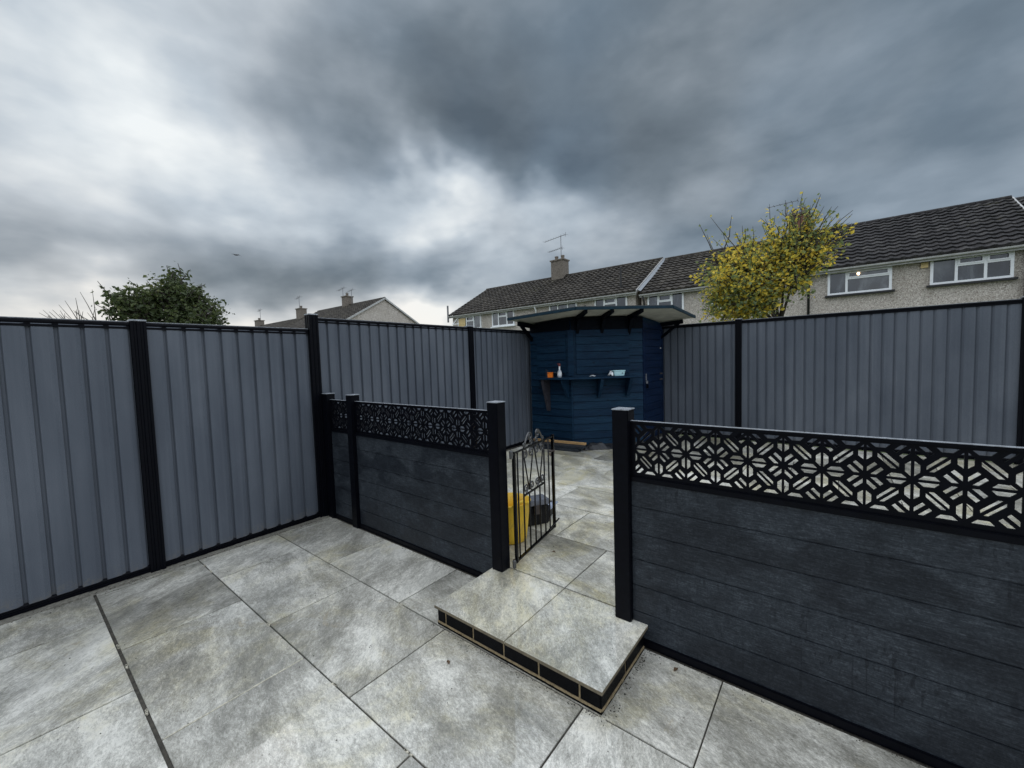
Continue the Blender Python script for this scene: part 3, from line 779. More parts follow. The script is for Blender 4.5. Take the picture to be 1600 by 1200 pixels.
# ------------------------------------------------------------------ blue corner shed with serving counter
C0 = Vector((-4.06, 5.65, 0)); C1 = Vector((-3.28, 5.65, 0)); C2 = Vector((-2.45, 6.48, 0)); C3 = Vector((-2.45, 7.44, 0)); C4 = Vector((-4.06, 7.44, 0))
sh = thing('garden_bar_shed', 'dark blue timber corner shed with a serving counter and overhanging roof', 'shed', (-3.3, 6.5, ZU))
nd_ = Vector((.7071, -.7071, 0)); OV = .55
nmax = C1.dot(nd_) + OV
def roofz(p): return 2.258 - .088 * (nmax - Vector((p[0], p[1], 0)).dot(nd_))
def clad(a, b_, mat, name, z0=ZU + .02, ztop=None, face=None, bh=.119, wedge=.021):
    """shiplap boards on the wall a->b with the outside on the right hand"""
    d = (b_ - a); L_ = d.length; d.normalize(); n = Vector((d.y, -d.x, 0)); mb = MB()
    z = z0; Lr = random.Random(int(L_ * 100))
    while z < (ztop or 3):
        zt = z + bh - .007
        za, zb = roofz(a) - .03, roofz(b_) - .03
        if ztop: za = min(za, ztop); zb = min(zb, ztop)
        if z > max(za, zb): break
        e = 0.0
        q0, q1 = a - d * 0, b_
        t0 = min(zt, za); t1 = min(zt, zb)
        if t0 <= z + .005 or t1 <= z + .005: z += bh; continue
        w1, w0 = wedge + Lr.uniform(0, .002), .008
        vs = [q0, q1, q1 + n * w1, q0 + n * w1]
        bot = [v + Vector((0, 0, z)) for v in vs]
        top = [q0 + Vector((0, 0, t0)), q1 + Vector((0, 0, t1)), q1 + n * w0 + Vector((0, 0, t1)), q0 + n * w0 + Vector((0, 0, t0))]
        mb.add(bot + top, [(0, 1, 2, 3), (7, 6, 5, 4), (1, 0, 4, 5), (2, 1, 5, 6), (3, 2, 6, 7), (0, 3, 7, 4)])
        z += bh
    return mb.build(name, mat, sh)
body = MB()
ring = [C0 + Vector((.0, .004, 0)), C1 + Vector((0, .004, 0)), C2 + Vector((-.004, 0, 0)), C3, C4]
vs = [p + Vector((0, 0, ZU + .01)) for p in ring] + [Vector((p.x, p.y, roofz(p) - .025)) for p in ring]
body.add(vs, [(4, 3, 2, 1, 0), (5, 6, 7, 8, 9)] + [(i, (i + 1) % 5, 5 + (i + 1) % 5, 5 + i) for i in range(5)])
body.build('wall_core', M['shed'], sh)
clad(C0, C1, M['shed'], 'wall')
clad(C1, C2, M['shed'], 'wall')
dd = (C2 - C1).normalized()
ln = MB(); ln.box(-2.452, -2.428, 6.48, 6.56, ZU + .02, 2.12); ln.box(-2.452, -2.428, 7.40, 7.44, ZU + .02, 2.02); ln.build('door_frame', M['shed_door'], sh)
dr = MB()
z = ZU + .04
while z < 1.95:
    dr.box(-2.449, -2.432, 6.572, 7.388, z, min(z + .115, 1.99)); z += .119
door = dr.build('door', M['shed_door'], sh, bevel=.003)
MB().box(-2.449, -2.434, 6.56, 7.40, 2.0, 2.09).build('door_header', M['shed_door'], sh)
lk = MB(); lk.box(-2.432, -2.422, 6.575, 6.60, 1.15, 1.26); lk.box(-2.424, -2.405, 6.567, 6.612, 1.10, 1.145); lk.build('hasp', M['steel'], door)
lk = MB(); lk.box(-2.418, -2.392, 6.570, 6.610, 1.02, 1.085); lk.build('padlock', M['black_metal'], door, bevel=.005)
for zh in (1.12, 1.22): MB().box(-2.432, -2.424, 7.26, 7.39, zh, zh + .025).build('hinge', M['dark_steel'], door)
MB().lathe((-2.43, 7.30, 1.672), [(.006, 0), (.012, .004), (.012, .014), (.006, .018)], 10).build('screw_head', M['white'], door)
# corner trims, serving hatch shutters above the counter
tr = MB()
for c_, n_ in ((C1, Vector((.38, -.92, 0))),):
    q = c_ + n_ * .012
    tr.obox(q + Vector((0, 0, 1.635)), Vector((.92, .38, 0)) * .045, n_ * .012, Vector((0, 0, .365)))
tr.obox(C1 + Vector((.015, -.018, (1.2 + ZU) / 2 + .01)), Vector((.92, .38, 0)) * .014, Vector((.38, -.92, 0)) * .008, Vector((0, 0, .52)))
tr.build('corner_trim', M['shed'], sh, bevel=.002)
ht = MB(); nn = nd_
def onwall(a, d, n, s, o_, z): return a + d * s + n * o_ + Vector((0, 0, z))
z = 1.29
while z < 1.98:
    zt = min(z + .115, 1.99); s0, s1 = .075, .945
    c_ = onwall(C1, dd, nn, (s0 + s1) / 2, .024, (z + zt) / 2)
    ht.obox(c_, dd * (s1 - s0) / 2, nn * .008, Vector((0, 0, (zt - z) / 2 - .002))); z += .119
ht.build('hatch_shutter', M['shed'], sh, bevel=.002)
ht = MB(); z = 1.29
while z < 1.93:
    zt = min(z + .115, 1.93); ht.box(-3.92, -3.36, 5.622, 5.632, z, zt - .004); z += .119
ht.build('hatch_shutter', M['shed'], sh, bevel=.002)
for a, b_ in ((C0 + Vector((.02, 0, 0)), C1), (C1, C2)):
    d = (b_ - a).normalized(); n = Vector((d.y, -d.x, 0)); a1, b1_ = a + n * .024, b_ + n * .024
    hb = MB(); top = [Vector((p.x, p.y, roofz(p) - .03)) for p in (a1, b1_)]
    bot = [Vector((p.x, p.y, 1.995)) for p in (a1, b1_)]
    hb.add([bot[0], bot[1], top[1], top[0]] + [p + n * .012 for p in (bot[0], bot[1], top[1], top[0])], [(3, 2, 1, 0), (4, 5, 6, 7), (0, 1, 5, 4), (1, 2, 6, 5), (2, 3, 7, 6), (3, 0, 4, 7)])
    hb.build('eaves_shade_board', M['shed_dark'], sh)  # near-black strip that paints in the deep shade below the roof overhang
# counter
o_ = .25; D1 = Vector((C1.x + .414 * o_, C1.y - o_, 0)); D2 = C1 + dd * 0.98
cp = [Vector((-3.90, 5.632, 0)), Vector((C1.x, 5.632, 0)), D2 + nn * .018, D2 + nn * o_, D1, Vector((-3.84, C1.y - o_, 0))]
cp = cp[::-1]
MB().prism([p + Vector((0, 0, 1.222)) for p in cp], (0, 0, .030)).build('counter', M['shed'], sh, bevel=.003)
def bracket(base, d, n, z1, w_=.035, depth=.20, h=.30, mat='shed'):
    mb = MB(); q = [base + n * .018, base + n * (.018 + depth), base + n * (.018 + depth), base + n * (.018 + .045), base + n * .018]
    zz = [z1, z1, z1 - .035, z1 - h, z1 - h]
    mb.prism([p + Vector((0, 0, a)) - d * w_ / 2 for p, a in zip(q, zz)], d * w_); return mb
bracket(Vector((-3.70, 5.65, 0)), Vector((1, 0, 0)), Vector((0, -1, 0)), 1.221, .045, .20, .52).build('counter_bracket', M['bracket_grey'], sh)
bracket(Vector((-3.33, 5.65, 0)), Vector((1, 0, 0)), Vector((0, -1, 0)), 1.221).build('counter_bracket', M['shed'], sh)
for s_ in (.43, .90): bracket(C1 + dd * s_, dd, nn, 1.221, .05).build('counter_bracket', M['shed'], sh)
# roof
E1 = Vector((C1.x + .414 * OV + .12, C1.y - OV + .12, 0)); E2 = Vector((C2.x + OV, C2.y - .414 * OV, 0))
EL = Vector((-4.10, C1.y - OV, 0)); ER = Vector((C2.x + OV, 7.46, 0)); EB = Vector((-4.10, 7.46, 0))
rp = [EL, E1, E2, ER, EB]
def slabpoly(poly, lo, hi, inset=0.):
    mb = MB(); n = len(poly)
    vs = [Vector((p.x, p.y, roofz(p) + lo)) for p in poly] + [Vector((p.x, p.y, roofz(p) + hi)) for p in poly]
    mb.add(vs, [tuple(range(n))[::-1], tuple(range(n, 2 * n))] + [(i, (i + 1) % n, n + (i + 1) % n, n + i) for i in range(n)]); return mb
rf = slabpoly(rp, -.006, .022).build('roof', M['shed_soffit'], sh)
slabpoly([EL + Vector((0, -.012, 0)), E1 + Vector((.006, -.012, 0)), E2 + Vector((.012, -.006, 0)), ER + Vector((.012, 0, 0)), EB], .0225, .032).build('roofing_felt', M['felt'], rf)
ed = MB()
def zp(p, o2): return Vector((p.x, p.y, roofz(p) + o2))
for a, b_ in ((EL, E1), (E1, E2), (E2, ER)):
    d = (b_ - a).normalized(); n = Vector((d.y, -d.x, 0))
    a2, b2 = a + n * .001, b_ + n * .001
    ed.add([zp(a2, -.018), zp(b2, -.018), zp(b2, .021), zp(a2, .021)] + [zp(p + n * .020, q) for p, q in ((a2, -.018), (b2, -.018), (b2, .021), (a2, .021))],
           [(0, 3, 2, 1)[::-1], (4, 5, 6, 7), (0, 1, 5, 4), (1, 2, 6, 5), (2, 3, 7, 6), (3, 0, 4, 7)])
ed.build('roof_edge', M['roof_edge'], rf)
def rafter(base, n, d, L_=OV - .03):
    mb = MB(); b0 = base; b1_ = base + n * L_; w_ = .045
    q = [zp(b0, -.008), zp(b1_, -.008), zp(b1_, -.055), zp(b0 + n * .16, -.085), zp(b0, -.33)]
    mb.prism([p - d * w_ / 2 for p in q], d * w_); return mb
for s_ in (.10, .50, .95): rafter(C1 + dd * s_, nn, dd).build('rafter', M['shed_dark'], sh)
def knee(base, n, d, L_=.33):
    mb = MB(); a = zp(base + n * L_, -.06); mb.beam(zp(base, -.055), zp(base + n * (L_ + .05), -.055), .045, .07)
    b_ = zp(base, -.055) - Vector((0, 0, .24)); mb.beam(b_, a, .04, .045); return mb
knee(C3 + Vector((0, -.06, 0)), Vector((1, 0, 0)), Vector((0, 1, 0))).build('roof_bracket', M['shed_dark'], sh)
knee(C0 + Vector((.04, 0, 0)), Vector((0, -1, 0)), Vector((1, 0, 0))).build('roof_bracket', M['shed_dark'], sh)
sk = MB()
for a, b_ in ((C0, C1), (C1, C2), (C2, C3)):
    d = (b_ - a).normalized(); n = Vector((d.y, -d.x, 0))
    sk.obox((a + b_) / 2 + n * .02 + Vector((0, 0, ZU + .022)), (b_ - a) / 2, n * .03, Vector((0, 0, .02)))
sk.build('plinth', M['membrane'], sh)

# things on the counter
ZT = 1.2525
def on(s, o2): return C1 + dd * s + nn * o2
x_ = thing('spray_bottle', 'clear bottle with a dark red nozzle standing on the shed counter', 'bottle', (-3.42, 5.52, ZT))
MB().lathe((-3.42, 5.52, ZT), [(.030, 0), (.034, .004), (.034, .085), (.028, .105), (.014, .118), (.014, .128)], 18).build('bottle_body', M['clear_bottle'], x_, smooth=True)
MB().lathe((-3.42, 5.52, ZT), [(.0345, .03), (.0348, .031), (.0348, .08), (.0345, .081)], 18).build('bottle_label', M['white'], x_)
n_ = MB(); n_.lathe((-3.42, 5.52, ZT + .128), [(.013, 0), (.013, .05)], 12); n_.build('bottle_neck', M['white'], x_)
n_ = MB(); n_.lathe((-3.42, 5.52, ZT + .178), [(.018, 0), (.018, .03), (.012, .045)], 12); n_.box(-3.455, -3.41, 5.510, 5.530, ZT + .205, ZT + .225); n_.build('nozzle', M['red_dark'], x_)
x_ = thing('tape_reel_box', 'small orange plastic box on the left end of the shed counter', 'box', (-3.56, 5.47, ZT))
MB().box(-3.60, -3.525, 5.44, 5.50, ZT, ZT + .072).build('box_body', M['orange'], x_, bevel=.006)
MB().box(-3.604, -3.521, 5.436, 5.504, ZT + .073, ZT + .084).build('box_lid', M['orange'], x_, bevel=.004)
x_ = thing('hand_scoop', 'dark blue hand scoop leaning behind the orange box on the counter', 'scoop', (-3.66, 5.56, ZT))
MB().prism([(-3.73, 5.60, ZT), (-3.56, 5.60, ZT), (-3.60, 5.60, ZT + .07), (-3.73, 5.60, ZT + .135)], (0, -.012, 0)).build('scoop_blade', M['navy'], x_)
MB().tube([(-3.60, 5.594, ZT + .08), (-3.52, 5.58, ZT + .075)], .012, 8).build('scoop_handle', M['navy'], x_, smooth=True)
x_ = thing('storage_tub', 'pale aqua lidded plastic tub on the right part of the shed counter', 'tub', tuple(on(.72, .13) + Vector((0, 0, ZT))))
c_ = on(.72, .13)
L = local(c_ + Vector((0, 0, ZT)), R(45))
mb = MB()
mb.add([L(-.078, -.045, 0), L(.078, -.045, 0), L(.078, .045, 0), L(-.078, .045, 0), L(-.09, -.055, .072), L(.09, -.055, .072), L(.09, .055, .072), L(-.09, .055, .072)],
       [(3, 2, 1, 0), (4, 5, 6, 7), (0, 1, 5, 4), (1, 2, 6, 5), (2, 3, 7, 6), (3, 0, 4, 7)])
mb.build('tub_body', M['aqua'], x_, bevel=.004)
lbox(MB(), L, -.096, .096, -.061, .061, .074, .088).build('tub_lid', M['aqua'], x_, bevel=.004)
lbox(MB(), L, .040, .056, -.058, -.052, .035, .050).build('tub_latch', M['navy'], x_)
def crumple(c, r_, hz, seed, n=9):
    rr = random.Random(seed); mb = MB(); vs = []; 
    for i in range(n + 1):
        for j in range(n + 1):
            u, v = i / n * 2 - 1, j / n * 2 - 1
            e = max(0, 1 - (u * u + v * v) * .55)
            vs.append(Vector(c) + Vector((u * r_ * rr.uniform(.85, 1.1), v * r_ * .7 * rr.uniform(.85, 1.1), .002 + e * hz * rr.uniform(.35, 1.1))))
    return mb.add(vs, [(i * (n + 1) + j, (i + 1) * (n + 1) + j, (i + 1) * (n + 1) + j + 1, i * (n + 1) + j + 1) for i in range(n) for j in range(n)])
q = on(.60, .14) + Vector((0, 0, ZT)); o2 = crumple((0, 0, 0), .045, .085, 3).build('cloth', M['white'], smooth=True); o2.location = q
tag(o2, 'crumpled white cloth beside the pale aqua tub on the counter', 'cloth')
q = on(.31, .12) + Vector((0, 0, ZT)); o2 = crumple((0, 0, 0), .045, .03, 5).build('rag', M['curtain'], smooth=True); o2.location = q
tag(o2, 'small grey rag lying flat in the middle of the shed counter', 'rag')

# boards stacked in front of the shed
G2 = 'offcut boards stacked in front of the shed'
def plank(name, p0, p1, w_, z0, z1, mat, label):
    p0, p1 = Vector((*p0, 0)), Vector((*p1, 0)); c_ = (p0 + p1) / 2; mb = MB()
    mb.beam(p0 - c_ + Vector((0, 0, (z1 - z0) / 2)), p1 - c_ + Vector((0, 0, (z1 - z0) / 2)), w_, z1 - z0)
    o3 = mb.build(name, M[mat], bevel=.002); o3.location = c_ + Vector((0, 0, z0)); tag(o3, label, 'board', G2)
plank('composite_board', (-3.92, 5.36), (-3.06, 5.46), .15, ZU + .001, ZU + .040, 'board', 'black composite board lying lowest in the pile at the foot of the shed')
plank('composite_board', (-3.90, 5.41), (-3.00, 5.50), .15, ZU + .042, ZU + .078, 'board', 'black composite board in the middle of the pile, under the timber')
plank('timber_plank', (-3.93, 5.50), (-3.02, 5.585), .06, ZU + .080, ZU + .112, 'sawn', 'pale sawn timber plank on top of the board pile by the shed')
mb = MB(); rr = random.Random(9); N = 14; vs = []
for i in range(N + 1):
    for j in range(6):
        p = C1 + dd * (.12 + .85 * i / N) + nn * (.05 + .22 * j / 5) + Vector((0, 0, ZU + .004 + (0 if j in (0, 5) else rr.uniform(0, .05) + (.05 if 1 < i < 6 else 0))))
        vs.append(p)
mb.add(vs, [(i * 6 + j, (i + 1) * 6 + j, (i + 1) * 6 + j + 1, i * 6 + j + 1) for i in range(N) for j in range(5)])
o3 = mb.build('membrane_sheet', M['membrane'], smooth=False, org=(-3.0, 6.0, ZU)); tag(o3, 'crumpled black membrane sheet on the ground at the foot of the shed', 'sheet')
# a few fallen leaves
for i, (x, y, z, lb) in enumerate(((-1.62, 2.47, ZU, 'small brown leaf on the upper patio just past the open gate'), (-.60, 1.98, 0, 'small dark leaf on the lower slab against the right screen'), (-1.55, 1.35, 0, 'small dark leaf on the slab in front of the brick step'))):
    mb = MB(); mb.add([(-.018, 0, .003), (0, -.009, .006), (.02, 0, .002), (0, .01, .009)], [(0, 1, 2, 3)])
    o3 = mb.build('fallen_leaf', M['leaf_litter']); o3.location = (x, y, z); o3.rotation_euler = (0, 0, i * 1.3); tag(o3, lb, 'leaf', 'fallen leaves')

# ------------------------------------------------------------------ houses
YH = 20.0; YR = 23.8
def tiles(x0, x1, ye, ze, yr, zr, n, pitch=.30, amp=.030, lap=.055):
    """interlocking wavy tiles: n courses from the eaves (ye,ze) to the ridge (yr,zr)"""
    mb = MB(); nx = max(4, int((x1 - x0) / pitch * 6)); up_ = Vector((0, -(zr - ze), (yr - ye))).normalized()
    rr = random.Random(int(abs(x0) * 10))
    for c in range(n):
        a = Vector((0, ye + (yr - ye) * c / n, ze + (zr - ze) * c / n)); b_ = Vector((0, ye + (yr - ye) * (c + 1) / n, ze + (zr - ze) * (c + 1) / n))
        vs = []
        for i in range(nx + 1):
            x = x0 + (x1 - x0) * i / nx; ph = (x / pitch) % 1
            wv = amp * (max(0, math.cos(2 * math.pi * ph)) ** .8 if math.cos(2 * math.pi * ph) > 0 else -.25 * -math.cos(2 * math.pi * ph) * 1)
            j = rr.uniform(-.003, .003)
            for p, o4 in ((a, lap + wv - .035 - lap), (a, lap + wv + j), (b_, wv)):
                vs.append(Vector((x, p.y, p.z)) + up_ * o4)
        fs = []
        for i in range(nx):
            p, q = i * 3, i * 3 + 3; fs += [(p, q, q + 1, p + 1), (p + 1, q + 1, q + 2, p + 2)]
        mb.add(vs, fs)
    return mb
def window(h, x0, x1, z0, z1, y, layout, open_=None):
    """layout: list of (x fraction start, end, [z splits]); frame parented to the house, panes to the frame"""
    fr = MB(); t = .075
    fr.box(x0, x1, y - .05, y + .03, z0, z0 + t); fr.box(x0, x1, y - .05, y + .03, z1 - t, z1)
    fr.box(x0, x0 + t, y - .05, y + .03, z0 + t, z1 - t); fr.box(x1 - t, x1, y - .05, y + .03, z0 + t, z1 - t)
    holes = []
    W = x1 - x0; H = z1 - z0
    for k, (a, b_, sp) in enumerate(layout):
        xa, xb = x0 + W * a, x0 + W * b_
        if k > 0: fr.box(xa - .035, xa + .035, y - .045, y + .028, z0 + t, z1 - t)
        pa = xa + (.035 if k > 0 else t); pb = xb - (.035 if k < len(layout) - 1 else t)
        zs = [z0 + t] + [z0 + H * s_ for s_ in sp] + [z1 - t]
        for i, (za, zb) in enumerate(zip(zs, zs[1:])):
            if i > 0: fr.box(pa, pb, y - .045, y + .028, za - .025, za + .025)
            qa = za + (.025 if i > 0 else 0); qb = zb - (.025 if i < len(zs) - 2 else 0)
            holes.append((pa, pb, qa, qb, len(sp) > 0 and i == len(zs) - 2))
    f = fr.build('window', M['upvc'], h)
    for pa, pb, qa, qb, cas in holes:
        if cas:   # opening light has its own thicker sash
            s_ = MB(); w_ = .045
            s_.box(pa, pb, y - .062, y - .046, qa, qa + w_); s_.box(pa, pb, y - .062, y - .046, qb - w_, qb)
            s_.box(pa, pa + w_, y - .062, y - .046, qa + w_, qb - w_); s_.box(pb - w_, pb, y - .062, y - .046, qa + w_, qb - w_)
            s_.build('sash', M['upvc'], f)
        MB().box(pa, pb, y + .0, y + .01, qa, qb).build('pane', M['glass'], f)
    return f
def sill(h, x0, x1, z, y, mat): MB().box(x0 - .08, x1 + .08, y - .14, y + .02, z - .07, z - .001).build('window_sill', M[mat], h)
def aerial(h, x, y, z0, z1, d=(-1, .25), n=9, L_=1.6, second=True):
    mb = MB(); mb.tube([(x, y, z0), (x, y, z1)], .022, 6); d = Vector((*d, 0)).normalized(); s_ = Vector((-d.y, d.x, 0))
    def yagi(z, L1, back):
        a = Vector((x, y, z)) - d * back; b_ = Vector((x, y, z)) + d * L1; mb.tube([a, b_], .014, 5)
        for i in range(n):
            c_ = a + (b_ - a) * i / (n - 1); w_ = .16 if i > 1 else .24; mb.tube([c_ - s_ * w_, c_ + s_ * w_], .008, 4)
        mb.tube([a + Vector((0, 0, -.14)), a + Vector((0, 0, .14))], .012, 4)
    yagi(z1 - .04, L_, .45)
    if second: yagi(z1 - .82, L_ * .75, .1)
    return mb.build('tv_aerial', M['alu'], h)
def chimney(rf, x0, x1, y0, y1, z0, z1, mat, pots=2):
    c_ = MB().box(x0, x1, y0, y1, z0, z1).build('chimney', M[mat], rf)
    m2 = MB().box(x0 - .06, x1 + .06, y0 - .06, y1 + .06, z1, z1 + .08)
    for i in range(pots): m2.lathe((x0 + (x1 - x0) * (i + .5) / pots, (y0 + y1) / 2, z1 + .08), [(.12, 0), (.11, .2), (.13, .22), (.13, .28), (.09, .28)], 14)
    m2.build('chimney_pot', M['brown_brick'], rf)
def house(label, x0, x1, ye, yr, zel, zr, n, tmat, soil='fascia', wallmat='pebble', gl=False, gr=False, pitch=.30, dep=None, grp='rows of roughcast terraced houses behind the fence', depth_back=3.8):
    h = thing('terraced_house', label, 'house', (x0, ye, 0), grp)
    yb = yr + depth_back; zw = zel - .02
    mb = MB()
    prof = [(ye, -.05), (ye, zw), (yr, zr - .10), (yb, zw), (yb, -.05)]
    mb.prism([(x0, y, z) for y, z in prof], (x1 - x0, 0, 0)); mb.build('wall', M[wallmat], h)
    yo = ye - .28; zo = zel - .28 * (zr - zel) / (yr - ye)
    rx0, rx1 = x0 - (.12 if gl else 0), x1 + (.12 if gr else 0)
    r_ = tiles(rx0, rx1, yo, zo + .06, yr, zr, n, pitch)
    r_.add([(rx0, yr, zr), (rx1, yr, zr), (rx1, yb + .2, zo + .06), (rx0, yb + .2, zo + .06)], [(0, 1, 2, 3)])
    rf = r_.build('roof', M[tmat], h)
    rd = MB(); k = int((rx1 - rx0) / .45)
    for i in range(k):
        a = rx0 + (rx1 - rx0) * i / k; b_ = rx0 + (rx1 - rx0) * (i + 1) / k
        rd.tube([(a + .005, yr, zr + .0), (b_ - .005, yr, zr + .0)], [.10, .105], 10)
    rd.build('ridge_tile', M[tmat], rf)
    MB().box(rx0, rx1, yo + .02, yo + .05, zo - .13, zo + .02).build('fascia', M[soil], h)
    g_ = MB(); sec = [(yo - .09, zo + .0), (yo - .08, zo - .05), (yo - .045, zo - .07), (yo - .01, zo - .05), (yo, zo)]
    g_.prism([(rx0, y, z) for y, z in sec], (rx1 - rx0, 0, 0)); g_.build('gutter', M[soil], h)
    for side, xx in ((gl, x0), (gr, x1)):
        if side:
            s_ = -1 if xx == x0 else 1; vg = MB()
            vg.beam((xx + s_ * .14, yo, zo + .03), (xx + s_ * .14, yr, zr - .02), .04, .13)
            vg.beam((xx + s_ * .14, yb + .2, zo + .03), (xx + s_ * .14, yr, zr - .02), .04, .13); vg.build('verge', M['fascia'], rf)
    return h, rf
def pipe(h, x, y, z1, mat, r_=.045): MB().tube([(x, y - .28, z1), (x, y - .10, z1 - .25), (x, y - .09, 0)], r_, 8).build('downpipe', M[mat], h, smooth=True)
W3 = [(0, .30, []), (.30, .68, [.62]), (.68, 1, [])]
# left block (stands a little proud of and above the next one)
hA, rA = house('terraced house with a low cream blind window, far left end of the long roof', -21.0, -14.35, YH, YR, 4.86, 7.0, 13, 'tile', gl=True)
f = window(hA, -20.45, -18.30, 3.72, 4.62, YH - .02, [(0, .38, []), (.38, .70, [.60]), (.70, 1, [])])
MB().box(-20.36, -19.72, YH - .075, YH - .055, 3.80, 4.50).build('blind', M['cream'], f)
s_ = MB(); s_.beam((-20.42, YH - .10, 4.55), (-20.62, YH - .40, 4.12), .05, .05); s_.beam((-20.62, YH - .40, 4.12), (-20.0, YH - .40, 4.12), .05, .05); s_.build('open_sash', M['upvc'], f)
window(hA, -17.33, -15.52, 3.72, 4.66, YH - .02, W3); sill(hA, -17.33, -15.52, 3.72, YH, 'upvc')
vp = MB(); vp.tube([(-21.15, YH - .3, 4.3), (-21.15, YH - .3, 5.45)], .06, 8); vp.build('vent_pipe', M['alu'], hA)
hB, rB = house('terraced house left of the pale stepped flashing, with a tall aerial on its chimney', -14.35, -7.85, YH, YR, 4.86, 7.0, 13, 'tile', gr=True)
window(hB, -12.95, -11.15, 3.70, 4.66, YH - .02, [(0, .32, []), (.32, .68, []), (.68, 1, [])])
window(hB, -10.08, -8.28, 3.72, 4.66, YH - .02, W3)
pipe(hB, -13.85, YH, 4.66, 'upvc')
chimney(rB, -15.0, -14.05, YR - .35, YR + .35, 6.7, 8.02, 'brown_brick')
aerial(rB, -14.40, YR, 8.0, 9.70)
sv = MB(); sv.tube([(-8.75, YH + .3, 4.95), (-8.75, YH + .3, 6.15)], .05, 8); sv.build('vent_pipe', M['black_pipe'], hB)
MB().prism([(-10.85, YH - .06, 4.32), (-10.62, YH - .06, 4.38), (-10.66, YH - .06, 4.10), (-10.80, YH - .06, 4.06)], (0, .05, 0)).build('alarm_box', M['black_pipe'], hB)
fl = MB(); fl.add([(-7.66, YH - .25, 4.80), (-7.50, YH - .25, 4.72), (-7.50, YR, 6.92), (-7.66, YR, 7.02)], [(0, 1, 2, 3)]); fl.build('flashing', M['lead'], rB)
# middle and right block
hC, rC = house('terraced house between the stepped flashing and the yellow tree', -7.60, -1.35, YH + .12, YR, 4.72, 6.93, 13, 'tile')
window(hC, -7.28, -5.58, 3.55, 4.52, YH + .10, [(0, .30, []), (.30, .68, [.60]), (.68, 1, [])]); sill(hC, -7.28, -5.58, 3.55, YH + .12, 'upvc')
window(hC, -4.4, -2.6, 3.60, 4.52, YH + .10, W3); sill(hC, -4.4, -2.6, 3.60, YH + .12, 'upvc')
pipe(hC, -7.44, YH + .12, 4.45, 'black_pipe')
chimney(rC, -1.80, -1.05, YR - .35, YR + .35, 6.6, 7.85, 'brick_red', 2)
aerial(rC, -1.92, YR, 7.8, 8.62, d=(-1, .1), n=6, L_=.75, second=False)
hD, rD = house('terraced house right of the yellow tree, with a lamp glowing in its window', -1.35, 4.92, YH + .12, YR, 4.76, 6.98, 13, 'tile_dark', gr=True)
W1 = window(hD, -.28, 1.54, 3.64, 4.52, YH + .10, [(0, .31, []), (.31, 1, [.64])]); sill(hD, -.28, 1.54, 3.64, YH + .12, 'black_pipe')
MB().lathe((.62, YH + .07, 4.30), [(.01, 0), (.035, .02), (.045, .06), (.03, .10), (.01, .11)], 12).build('lamp_reflection', M['bulb'], W1, smooth=True).name = 'lit_lamp'
window(hD, 2.50, 4.36, 3.66, 4.55, YH + .10, [(0, .33, []), (.33, .68, [.64]), (.68, 1, [.64])]); sill(hD, 2.50, 4.36, 3.66, YH + .12, 'black_pipe')
pipe(hD, -.87, YH + .12, 4.45, 'black_pipe')
pp = MB(); pp.tube([(4.62, YH - .05, 4.45), (4.62, YH - .05, 0)], .075, 10); pp.tube([(4.85, YH - .05, 4.45), (4.85, YH - .05, 0)], .06, 10); pp.build('soil_pipe', M['black_pipe'], hD, smooth=True)
MB().box(2.27, 2.45, YH + .06, YH + .115, 4.28, 4.46).build('air_brick', M['cream'], hD)
hE, rE = house('terraced house at the far right edge, mostly out of sight beyond the pale verge', 5.22, 11.5, YH + .5, YR + .5, 4.75, 6.98, 13, 'tile_dark')
window(hE, 5.9, 7.7, 3.64, 4.52, YH + .48, W3)
# distant pair on the left
hF, rF = house('distant house with a plain roughcast gable end facing right', -40.6, -29.4, 16.5, 20.3, 4.82, 7.0, 12, 'tile', gr=True, grp='distant gabled houses beyond the left fence')
chimney(rF, -35.4, -34.7, 19.95, 20.65, 6.7, 7.75, 'brown_brick', 1)
aerial(rF, -35.75, 20.3, 6.9, 8.7, second=False); aerial(rF, -34.3, 20.3, 6.9, 8.35, second=False, n=6)
hG, rG = house('distant house stepping down beyond the gabled one, two chimneys showing', -55.5, -40.75, 16.4, 20.2, 4.45, 6.62, 12, 'tile', gr=True, grp='distant gabled houses beyond the left fence')
chimney(rG, -44.4, -43.5, 19.85, 20.55, 6.3, 7.55, 'brown_brick', 1); chimney(rG, -55.5, -54.5, 19.85, 20.55, 6.3, 7.25, 'brown_brick', 1)
aerial(rG, -44.3, 20.2, 7.5, 8.9, second=False); aerial(rG, -54.6, 20.2, 7.2, 8.6, second=False)

